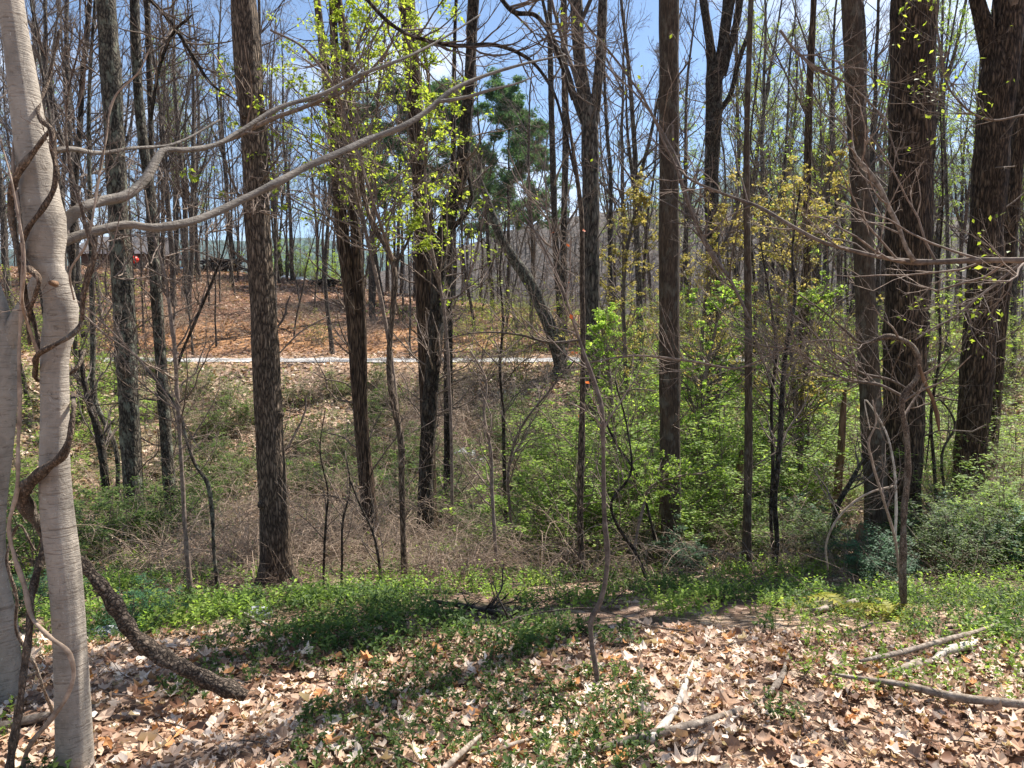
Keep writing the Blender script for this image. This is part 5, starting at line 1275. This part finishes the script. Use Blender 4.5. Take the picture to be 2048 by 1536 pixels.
# sprigs in the litter
x, y = samp(15000, 2.0, 6.5); d = vnoise(x, y, .5, 3) + .6 * vnoise(x, y, .18, 4) + np.interp(y, [2, 3.5, 4.3, 6.5], [-.1, 0, .9, 1.2]) + np.interp(x, [-4, -1.5, 0, 3], [.7, .3, 0, -.35])
k = d > .75; cover('sprig_cover', x[k], y[k], .07, .024, 7, 'leaf_green')
x, y = samp(5000, 2.0, 6.5); d = vnoise(x, y, .6, 13) + np.interp(y, [2, 4, 5, 6.5], [-.5, -.3, .6, .8])
k = d > .3; cover('sprig_cover', x[k], y[k], .08, .026, 7, 'leaf_bright')
# verge carpet
x, y = samp(15000, 3.7, 9.5); d = 1.3 * vnoise(x, y, .4, 6) + .7 * vnoise(x, y, .13, 7) + np.interp(y, [3.7, 4.3, 5.2, 8, 9.5], [-1.4, -.7, -.5, -.3, .1])
k = d > 0; cover('verge_plants', x[k], y[k], .12, .034, 7, 'leaf_green', True)
x, y = samp(10000, 3.8, 9.5); d = vnoise(x, y, .5, 16) + .7 * vnoise(x, y, .16, 17) + np.interp(y, [3.8, 4.4, 5.2, 8, 9.5], [-1.2, -.6, -.3, -.1, .0])
k = d > .2; cover('verge_plants', x[k], y[k], .17, .036, 7, 'leaf_bright')
# hollow and far slope
x, y = samp(11000, 9, 27, .9, .8); d = vnoise(x, y, 1.8, 8) + .5 * vnoise(x, y, .6, 18) + np.interp(y, [9, 12, 15, 16.5, 20, 27], [.4, .3, -.7, -.3, .1, -.3]) + np.interp(x / y, [-.8, -.4, -.1, .1, .8], [.6, .3, -.1, .5, .8])
k = d > .15; cover('hollow_plants', x[k], y[k], .28, .06, 6, 'leaf_green', True)
x, y = samp(7000, 9, 27, .9, .8); d = vnoise(x, y, 1.6, 28) + np.interp(x / y, [-.8, -.4, -.1, .1, .8], [.2, .0, -.3, .5, .8]) + np.interp(y, [9, 15, 16, 27], [.2, -.6, 0, 0])
k = d > .3; cover('hollow_plants', x[k], y[k], .3, .06, 6, 'leaf_bright', True)
x, y = samp(5000, 33.5, 62, .9, .8); d = vnoise(x, y, 3, 38) + np.interp(x / y, [-.8, -.4, -.1, .05, .8], [-.3, -1, -.4, .9, 1.3])
k = d > .3; cover('bank_plants', x[k], y[k], .35, .12, 5, 'leaf_bright', False)

# fine dead twigs strewn through the hollow
def twig_litter(name, n_, y0, y1, ln, r0, mat, lift=.1):
    x, y = samp(n_, y0, y1, .9, .8)
    P = np.empty((n_, 4, 3)); P[:, 0] = np.stack([x, y, G(x, y) + .02], -1)
    a = rng.uniform(0, 2 * pi, n_); d = np.stack([np.cos(a), np.sin(a), rng.uniform(0, 1.2, n_)], -1); d = nrm(d)
    L_ = ln * rng.uniform(.3, 1.2, n_)
    for j in range(1, 4):
        d = nrm(d + rng.normal(size=(n_, 3)) * .2 + np.array([0, 0, -.25])); P[:, j] = P[:, j - 1] + d * (L_ / 3)[:, None]
    v, q = tubes(P, np.full((n_, 4), r0) * np.array([1.2, 1, .8, .5]), 3)
    bb = Buf(); bb.add(v, q); o = link(name, bb.mesh(name, M[mat])); o['kind'] = 'stuff'
twig_litter('twig_litter', 1400, 2.1, 5.5, .22, .0016, 'vine')
twig_litter('dead_stalks', 3000, 5.5, 15, .8, .0034, 'vine')
twig_litter('dead_stalks', 4000, 15, 45, 1.3, .006, 'twig')

# ------------------------------------------------------------------ background trees
def bare_variant(seed, h, r, nL1=24, lean=0, fork=False, leaf=None, nleaf=0, ls=.1, low=.24, ang=.8, lr=.27, s2=6, s3=6, s4=2):
    global rng
    keep_rng = rng; rng = np.random.default_rng(seed)
    n_ = 14
    P = np.zeros((1, n_, 3)); d = np.array([lean, 0, 1.0]); d /= np.linalg.norm(d)
    wob = rng.normal(size=(n_, 2)) * .05
    for j in range(1, n_):
        d = nrm(d + np.array([wob[j, 0], wob[j, 1], .05])); P[0, j] = P[0, j - 1] + d * h / (n_ - 1)
    P[0, 0, 2] -= .3
    R = r * (np.linspace(1, .12, n_) ** .8)[None]; R[0, 0] *= 1.3
    tb, bb = Buf(), Buf()
    v, q = tubes(P, R, 9, relief('plain', seed)); tb.add(v, q)
    src, sr = P, R
    if fork:
        Fk, fr = spawn(P, R, 2, .32, .5, .35, .55, 10, .06, .12, .8, tip=.2)
        v, q = tubes(Fk, fr, 7); tb.add(v, q)
    B1, r1 = spawn(P, R, nL1, low, 1, ang, lr, 7, .16, .10, .42, tip=.3, rmin=.012)
    if fork:
        B1b, r1b = spawn(Fk, fr, nL1 // 3, .25, 1, ang, .3, 7, .16, .1, .5, tip=.3, rmin=.012)
        B1 = np.concatenate([B1, B1b]); r1 = np.concatenate([r1, r1b])
    B2, r2_ = spawn(B1, r1, s2, .12, 1, .7, .5, 5, .2, .08, .5, tip=.35, rmin=.008)
    B3, r3 = spawn(B2, r2_, s3, .1, 1, .7, .5, 4, .22, .06, .55, tip=.4, rmin=.0055)
    for a_, b_, s_ in ((B1, r1, 5), (B2, r2_, 3), (B3, r3, 3)):
        v, q = tubes(a_, b_, s_); bb.add(v, q)
    last = B3
    if s4:
        B4, r4 = spawn(B3, r3, s4, .2, 1, .7, .55, 3, .2, .04, .6, tip=.5, rmin=.0045)
        v, q = tubes(B4, r4, 3); bb.add(v, q); last = B4
    tm_, bm_ = tb.mesh('trunk', M['pole']), bb.mesh('branches', M['twig_far'])
    lm = None
    if leaf:
        lb = Buf(); v, tt, ti = leaves_at(last, nleaf, ls, ls * .6); lb.add(v, None, tt, ti); lm = lb.mesh('foliage', M[leaf], smooth=False)
    rng = keep_rng
    return tm_, bm_, lm
VAR = {
    'bare': [bare_variant(201, 21, .17), bare_variant(202, 23, .2, fork=True), bare_variant(203, 19, .13, 20, lean=.08), bare_variant(204, 22, .15, 24, low=.2, ang=.55, lr=.22)],
    'slim': [bare_variant(211, 14, .07, 16, low=.25, lr=.2, s4=2, s2=5, s3=4), bare_variant(212, 12, .06, 16, lean=.1, low=.2, lr=.22, s2=5, s3=4), bare_variant(213, 16, .08, 18, low=.3, ang=.5, lr=.2, s2=5, s3=4)],
    'bud': [bare_variant(221, 22, .17, leaf='leaf_bright', nleaf=9000, ls=.08), bare_variant(222, 20, .14, fork=True, leaf='leaf_yellow', nleaf=7000, ls=.075)],
}
WORDS = {'bare': ('tall bare grey tree', 'bare_tree'), 'slim': ('slender bare young tree', 'slender_tree'), 'bud': ('tall newly leafing tree', 'budding_tree')}
GRP = {}
def place_tree(kind, u, Y, sc=None, idx=None):
    x = at(u, 600, Y)[0]; z = float(G(x, Y))
    i = rng.integers(0, len(VAR[kind])) if idx is None else idx
    tm_, bm_, lm = VAR[kind][i]
    base, nm = WORDS[kind]
    if kind == 'bare' and i == 1: base = 'tall bare forked tree'
    if kind == 'slim' and i == 1: base = 'leaning thin bare tree'
    sc = sc or rng.uniform(.8, 1.2)
    if sc < .92 and kind != 'slim': base = base.replace('tall', 'shortish')
    lab = base + ' ' + band_of(Y) + ' ' + where(u)
    g = {'bare': 'tall bare trees of the wood', 'slim': 'slender young trees of the wood', 'bud': 'trees with fine new leaves'}[kind]
    t = thing(nm, lab, 'tree', (x, Y, z - .05), g, rng.uniform(0, 6.28), sc)
    PEND.append((t, lab, Y))
    link('trunk', tm_, t); link('branches', bm_, t)
    if lm: link('foliage', lm, t)
    return t
# on the clay bank and hilltop, placed as in the photograph
for (u, Y, kind, sc) in [(345, 44, 'bare', .9), (376, 42, 'bare', .8), (400, 52, 'bare', 1.0), (383, 34.5, 'slim', .9), (350, 54, 'bare', 1), (466, 50, 'slim', 1), (478, 55, 'slim', 1), (440, 46, 'slim', .8), (430, 36, 'slim', .6), (585, 38, 'slim', .8), (602, 46, 'slim', 1.1), (628, 44, 'slim', 1), (664, 33.6, 'bare', .7), (645, 52, 'slim', 1),
                         (560, 56, 'bare', .8), (575, 60, 'slim', 1.1), (745, 43, 'bare', .95), (768, 47, 'bare', .8), (820, 32.9, 'slim', .8), (806, 44, 'slim', .9), (950, 41, 'bare', .75), (962, 47, 'slim', 1), (1010, 40, 'slim', 1.1), (1040, 36, 'slim', 1), (985, 52, 'bare', .8), (925, 55, 'slim', 1), (1060, 44, 'bare', .8), (1228, 28, 'bare', .75), (1240, 40, 'bare', .9),
                         (1278, 30, 'bare', .8), (1278, 46, 'bare', .9), (1232, 52, 'bare', 1.0), (1530, 33.5, 'bare', .9), (1480, 40, 'bare', 1), (1380, 42, 'bare', .9), (1560, 46, 'bare', 1), (1640, 30, 'bare', .8), (1655, 45, 'bud', .9), (1470, 28, 'slim', 1.2), (1545, 24.5, 'bare', .6), (1520, 20, 'slim', 1), (1640, 22, 'slim', 1), (1750, 26, 'bare', .8), (1765, 40, 'bud', .9), (1885, 36, 'bare', .9), (1900, 27, 'slim', 1.2), (2030, 26, 'bare', .8),
                         (1700, 36, 'bare', .9), (1830, 33, 'bud', .9), (1960, 38, 'bud', 1), (170, 30, 'bare', .9), (100, 25, 'bare', .8), (30, 34, 'bare', .9), (200, 40, 'bare', .9), (130, 45, 'bare', 1), (60, 55, 'bare', 1), (250, 50, 'bare', 1), (300, 46, 'slim', 1.1), (285, 38, 'slim', 1), (270, 34.6, 'slim', .9), (320, 58, 'bare', .9), (225, 22, 'slim', .9), (150, 20, 'slim', .9), (50, 20, 'slim', 1)]:
    place_tree(kind, u, Y, sc)
r5 = np.random.default_rng(77)
for k in range(270):
    Y = r5.uniform(44, 120) if k < 190 else r5.uniform(36, 70); u = r5.uniform(-250, 2300)
    kind = 'bare' if r5.random() < .5 else ('slim' if r5.random() < .7 else 'bud')
    if 860 < u < 1330 and (Y < 62 or r5.random() < .5): continue
    if 1000 < u < 2300 and r5.random() < .45: kind = 'bud'
    place_tree(kind, u, Y, r5.uniform(.8, 1.15))
# a few out of view beside and behind the camera, so that the light is woodland light
for k, (x, y) in enumerate([(9, 4), (-9, 3), (8, -4), (-7, -5), (14, 9), (-14, 9), (3, -8)]):
    i = k % 4; tm_, bm_, lm = VAR['bare'][i]
    t = thing('bare_tree', ['bare tree standing beyond the long limb outside the view', 'bare tree outside the view past the second pale trunk', 'bare tree behind the viewer near the fallen limb', 'bare tree behind the viewer near the vines', 'bare tree outside the view past the leaning giant', 'bare tree outside the view past the green hollow', 'bare tree directly behind the viewer'][k], 'tree', (x, y, float(G(x, y)) - .1), None, k * 1.3, .95)
    link('trunk', tm_, t); link('branches', bm_, t)

# pines
def pine(seed, h, r):
    global rng
    kr = rng; rng = np.random.default_rng(seed)
    n_ = 12; P = np.zeros((1, n_, 3)); P[0, :, 2] = np.linspace(-.2, h, n_); P[0, :, 0] = np.cumsum(rng.normal(size=n_) * .09); P[0, :, 1] = np.cumsum(rng.normal(size=n_) * .09)
    R = r * (np.linspace(1, .12, n_))[None]
    tb, bb, lb = Buf(), Buf(), Buf()
    v, q = tubes(P, R, 10); tb.add(v, q)
    B1, r1 = spawn(P, R, 52, .42, .99, 1.25, .27, 7, .1, .06, .4, tip=.3, rmin=.02)
    B2, r2_ = spawn(B1, r1, 7, .3, 1, .7, .38, 4, .15, .08, .5, tip=.4, rmin=.01)
    for a_, b_, s_ in ((B1, r1, 5), (B2, r2_, 3)):
        v, q = tubes(a_, b_, s_); bb.add(v, q)
    # needle tufts: thin blades fanned round the twig ends
    idx = rng.integers(0, len(B2), 8500); f = rng.uniform(.1, 1, 8500)
    c = B2[idx, -1] * f[:, None] + B2[idx, 1] * (1 - f[:, None])
    c = c + rng.normal(size=c.shape) * np.array([.22, .22, .1]); c = np.repeat(c, 7, 0); K = len(c)
    d = nrm(rng.normal(size=(K, 3)) + np.array([0, 0, .5])); s_ = rng.uniform(.16, .34, (K, 1)); sd = nrm(np.cross(d, rng.normal(size=(K, 3)))) * .028
    V = np.stack([c - sd, c + sd, c + d * s_], 1).reshape(-1, 3)
    lb.add(V, None, np.arange(K * 3).reshape(-1, 3), np.repeat(rng.uniform(0, 1, K), 3))
    rng = kr
    return tb.mesh('trunk', M['pole']), bb.mesh('branches', M['twig_far']), lb.mesh('needles', M['needle'], smooth=False)
PN = [pine(301, 18, .2), pine(302, 16, .18)]
for (u, Y, k, sc, lab) in [(1008, 50, 0, .86, 'dark green pine with a rounded crown in the sky gap by the leaning tree'), (1062, 56, 1, .90, 'lower pine spreading beside the rounded one, toward the twin dark poles'), (905, 54, 1, 1.0, 'pine partly hidden behind the rough dark leaning trunk'),
                           (790, 60, 0, .95, 'pine seen through yellow-green leaves behind the wavy sapling'), (720, 64, 1, 1.0, 'pine behind the twin-stemmed shaggy tree'), (960, 64, 1, .85, 'small pine filling in behind the rounded one')]:
    x = at(u, 600, Y)[0]; z = float(G(x, Y))
    t = thing('pine_tree', lab, 'pine', (x, Y, z), 'pines beyond the bank', u * .37, sc)
    for nm, me in zip(('trunk', 'branches', 'needles'), PN[k]): link(nm, me, t)

# far wood on the hill: thin bare stems and twig fans in one mass
def far_wood(name, n_, y0, y1, ufun, hh, rr, mat, z_of, leafy=None):
    y = rng.uniform(y0, y1, n_); u = rng.uniform(*ufun, n_); x = (u - 1024) / F * y
    h = hh * rng.uniform(.6, 1.2, n_)
    P = np.empty((n_, 4, 3)); z = z_of(x, y, u)
    for j in range(4):
        P[:, j] = np.stack([x + j * rng.normal(size=n_) * .2, y, z + h * j / 3], -1)
    R = rr * np.array([1, .8, .5, .15])[None] * rng.uniform(.6, 1.3, (n_, 1))
    bb = Buf(); v, q = tubes(P, R, 4); bb.add(v, q)
    B, rb_ = spawn(P, R, 9, .25, 1, .6, .28, 3, .14, .12, .4, tip=.4, rmin=.05 if y0 > 200 else .03)
    v, q = tubes(B, rb_, 3); bb.add(v, q)
    C_, rc_ = spawn(B, rb_, 3, .2, 1, .7, .5, 3, .2, .1, .6, tip=.5, rmin=.014)
    if leafy: v, q = tubes(C_, rc_, 3); bb.add(v, q)
    o = link(name, bb.mesh(name, M[mat])); o['kind'] = 'stuff'
    return P, C_
def zhill(x, y, u):
    prof = np.interp(u, [-1800, -600, 300, 700, 900, 1080, 1250, 1450, 1700, 2000, 2400, 3600], [600, 590, 580, 560, 500, 440, 418, 420, 440, 445, 430, 500])
    h = (670 - prof) / F * (210 + 88) + 1.6; t = (y - 210) / 160
    return h * np.where(t < .55, np.sin(np.clip(t / .55, 0, 1) * pi / 2), 1) - 1.5
far_wood('far_wood', 1300, 212, 296, (-300, 2400), 13, .2, 'pole', zhill)
far_wood('far_wood', 340, 110, 190, (-300, 2400), 16, .13, 'twig_far', lambda x, y, u: G(x, y), True)

# ------------------------------------------------------------------ things on the hilltop
def boxm(b, x0, x1, y0, y1, z0, z1):
    V = np.array([(x0, y0, z0), (x1, y0, z0), (x1, y1, z0), (x0, y1, z0), (x0, y0, z1), (x1, y0, z1), (x1, y1, z1), (x0, y1, z1)], float)
    Q = np.array([(0, 3, 2, 1), (4, 5, 6, 7), (0, 1, 5, 4), (1, 2, 6, 5), (2, 3, 7, 6), (3, 0, 4, 7)])
    b.add(V, Q)
Yc = 74
cx0 = at(262, 520, Yc)[0]; cz = float(G(cx0, Yc))
t = thing('cabin', 'dark wooden cabin with a pale roof edge half hidden behind the mossy trunk', 'cabin', (cx0, Yc, cz))
bb = Buf(); boxm(bb, -5.2, 2.0, 0, 6, -.4, 3.0); link('wall', bb.mesh('wall', M['wall'], smooth=False), t)
bb = Buf(); V = np.array([(-5.7, -.8, 3.0), (2.5, -.8, 2.9), (2.5, 3.0, 4.9), (-5.7, 3.0, 5.0), (-5.7, 6.8, 3.0), (2.5, 6.8, 2.9), (-5.7, -.8, 2.88), (2.5, -.8, 2.78), (-5.7, 6.8, 2.88), (2.5, 6.8, 2.78)], float)
bb.add(V, np.array([(0, 1, 2, 3), (3, 2, 5, 4), (0, 6, 7, 1), (5, 9, 8, 4)]), np.array([(0, 3, 4), (1, 5, 2)])); link('roof', bb.mesh('roof', M['roof'], smooth=False), t)
bb = Buf(); boxm(bb, -5.75, 2.55, -.9, -.82, 2.72, 3.02); link('fascia', bb.mesh('fascia', M['white'], smooth=False), t)
for wx in (-4.2, -1.8):
    bb = Buf(); boxm(bb, wx, wx + 1.0, -.06, -.01, 1.1, 2.2); w_ = link('window', bb.mesh('window', M['white'], smooth=False), t)
    bb = Buf(); boxm(bb, wx + .08, wx + .92, -.075, -.062, 1.18, 2.12); link('pane', bb.mesh('pane', M['glass'], smooth=False), w_)
bb = Buf(); boxm(bb, .5, 1.4, -.06, -.01, 0, 2.0); link('door', bb.mesh('door', M['roof'], smooth=False), t)
x = at(296, 540, 68)[0]; z = float(G(x, 68))
t = thing('wooden_steps', 'short flight of pale wooden steps beside the red grill', 'steps', (x, 68, z))
for k in range(5):
    bb = Buf(); boxm(bb, -.7, .7, k * .3, k * .3 + .28, .05 + k * .28, .11 + k * .28); link('step', bb.mesh('step', M['deck'], smooth=False), t)
for s_ in (-.74, .7):
    bb = Buf(); V = np.array([(s_, -.1, 0), (s_ + .04, -.1, 0), (s_ + .04, 1.5, 1.25), (s_, 1.5, 1.25), (s_, -.1, .2), (s_ + .04, -.1, .2), (s_ + .04, 1.5, 1.5), (s_, 1.5, 1.5)], float)
    bb.add(V, np.array([(0, 3, 2, 1), (4, 5, 6, 7), (0, 1, 5, 4), (1, 2, 6, 5), (2, 3, 7, 6), (3, 0, 4, 7)])); link('stringer', bb.mesh('stringer', M['deck'], smooth=False), t)
x = at(269, 540, 62)[0]; z = float(G(x, 62))
t = thing('kettle_grill', 'small bright red domed grill in front of the dark cabin', 'grill', (x, 62, z))
def lathe(name, prof, mat, par, n_=20):
    pr = np.array(prof, float); th = np.arange(n_) * 2 * pi / n_
    V = np.stack([pr[:, None, 0] * np.cos(th), pr[:, None, 0] * np.sin(th), pr[:, None, 1] * np.ones(n_)], -1).reshape(-1, 3)
    i = (np.arange(len(pr) - 1) * n_)[:, None]; j = np.arange(n_)[None]; j2 = (j + 1) % n_
    bb = Buf(); bb.add(V, np.stack([i + j, i + j2, i + n_ + j2, i + n_ + j], -1).reshape(-1, 4)); return link(name, bb.mesh(name, M[mat]), par)
lathe('bowl', [(.02, .72), (.2, .76), (.33, .88), (.38, 1.02)], 'red', t)
ld = lathe('lid', [(.39, 1.03), (.38, 1.14), (.3, 1.28), (.16, 1.37), (.01, 1.40)], 'red', t)
lathe('handle', [(.01, 1.41), (.05, 1.42), (.05, 1.46), (.01, 1.47)], 'steel', ld, 10)
for k in range(3):
    a = k * 2.094 + .5; P = np.array([[(.2 * cos(a), .2 * sin(a), .8), (.42 * cos(a), .42 * sin(a), 0)]])
    bb = Buf(); v, q = tubes(P, np.full((1, 2), .02), 6); bb.add(v, q); link('leg', bb.mesh('leg', M['steel']), t)
# tarp, brush pile, rocks
def lumpy(seed, sx_, sy, sz, n1=14, n2=9, rough=.25):
    r3 = np.random.default_rng(seed); th = np.arange(n1) * 2 * pi / n1; ph = np.linspace(0, pi / 2 * 1.25, n2)
    V = []
    for p in ph:
        for a in th:
            k = 1 + rough * (sin(a * 2 + seed) * .4 + sin(a * 3 + p * 4 + seed * 2) * .35 + r3.normal() * .25)
            V.append((sx_ * sin(p) * cos(a) * k, sy * sin(p) * sin(a) * k, sz * cos(p) * k))
    i = (np.arange(n2 - 1) * n1)[:, None]; j = np.arange(n1)[None]; j2 = (j + 1) % n1
    bb = Buf(); bb.add(np.array(V), np.stack([i + j, i + n1 + j, i + n1 + j2, i + j2], -1).reshape(-1, 4)); return bb
def lump(name, label, cat, u, Y, s3, mat, seed, group=None):
    x = at(u, 700, Y)[0]; z = float(G(x, Y))
    o = link(name, lumpy(seed, *s3).mesh(name, M[mat], smooth=False), None, (x, Y, z)); tag(o, label, cat, group)
lump('blue_tarp', 'small heap of blue tarpaulin on the hilltop beyond the straight grey sapling', 'tarp', 366, 63, (.8, .5, .35), 'blue', 3)
for k, (u, s_) in enumerate([(572, .35), (584, .45), (596, .3), (608, .4), (402, .3)]):
    lump('pale_rock', ['small white rock at the near end of the hilltop row', 'largest white rock of the hilltop row', 'smallest white rock in the middle of the hilltop row', 'white rock at the far end of the hilltop row', 'lone white rock near the hilltop brush pile'][k], 'rock', u, 61, (s_, s_, s_ * .7), 'white', 10 + k)
lump('grey_rock', 'flat blue-grey rock showing in the brambly hollow below the road', 'rock', 925, 20.5, (.4, .3, .16), 'rock', 30)
lump('grey_rock', 'long pale rock low behind the thin pale-twigged sapling', 'rock', 960, 20, (.3, .25, .14), 'rock', 31)
lump('grey_rock', 'bluish half-buried rock in the shade under the leaning limb', 'rock', 190, 4.3, (.12, .09, .07), 'rock', 32)
lump('grey_rock', 'bluish rock in shaded greenery before the knobbly brown tree', 'rock', 505, 4.9, (.09, .07, .06), 'rock', 33)
# dark brush pile on the hilltop
x = at(442, 560, 60)[0]; z = float(G(x, 60))
t = thing('brush_pile', 'dark heap of brush on the hilltop before the knobbly brown tree', 'brush pile', (x, 60, z))
n_ = 120; a = rng.uniform(0, 2 * pi, n_); c = np.stack([rng.normal(size=n_) * .9, rng.normal(size=n_) * .5, rng.uniform(.05, .9, n_)], -1); d = np.stack([np.cos(a), np.sin(a) * .6, rng.normal(size=n_) * .25], -1)
P = np.stack([c - d * .8, c, c + d * .8], 1); bb = Buf(); v, q = tubes(P, np.full((n_, 3), .05), 5); bb.add(v, q); link('sticks', bb.mesh('sticks', M['char']), t)
x = at(655, 583, 58)[0]; z = float(G(x, 58))
t = thing('brush_pile', 'smaller dark brush heap on the hilltop behind the twin-stemmed tree', 'brush pile', (x, 58, z), None, 0, .6)
bb = Buf(); bb.add(v, q); link('sticks', bb.mesh('sticks', M['char']), t)

finish_labels()

# ------------------------------------------------------------------ the air between here and the mountain
V = np.array([(x, y, z) for z in (-8., 420.) for y in (-350., 8500.) for x in (-6500., 6500.)])
bb = Buf(); bb.add(V, np.array([(0, 2, 3, 1), (4, 5, 7, 6), (0, 1, 5, 4), (2, 6, 7, 3), (0, 4, 6, 2), (1, 3, 7, 5)]))
hm = bpy.data.materials.new('haze'); hm.use_nodes = True; hn = hm.node_tree.nodes; hn.clear()
ho = hn.new('ShaderNodeOutputMaterial'); hv = hn.new('ShaderNodeVolumePrincipled')
hv.inputs['Color'].default_value = (.62, .78, 1, 1); hv.inputs['Density'].default_value = .00008; hv.inputs['Anisotropy'].default_value = .2
hm.node_tree.links.new(hv.outputs[0], ho.inputs['Volume'])
hz = link('haze', bb.mesh('haze', hm, smooth=False)); hz['kind'] = 'stuff'
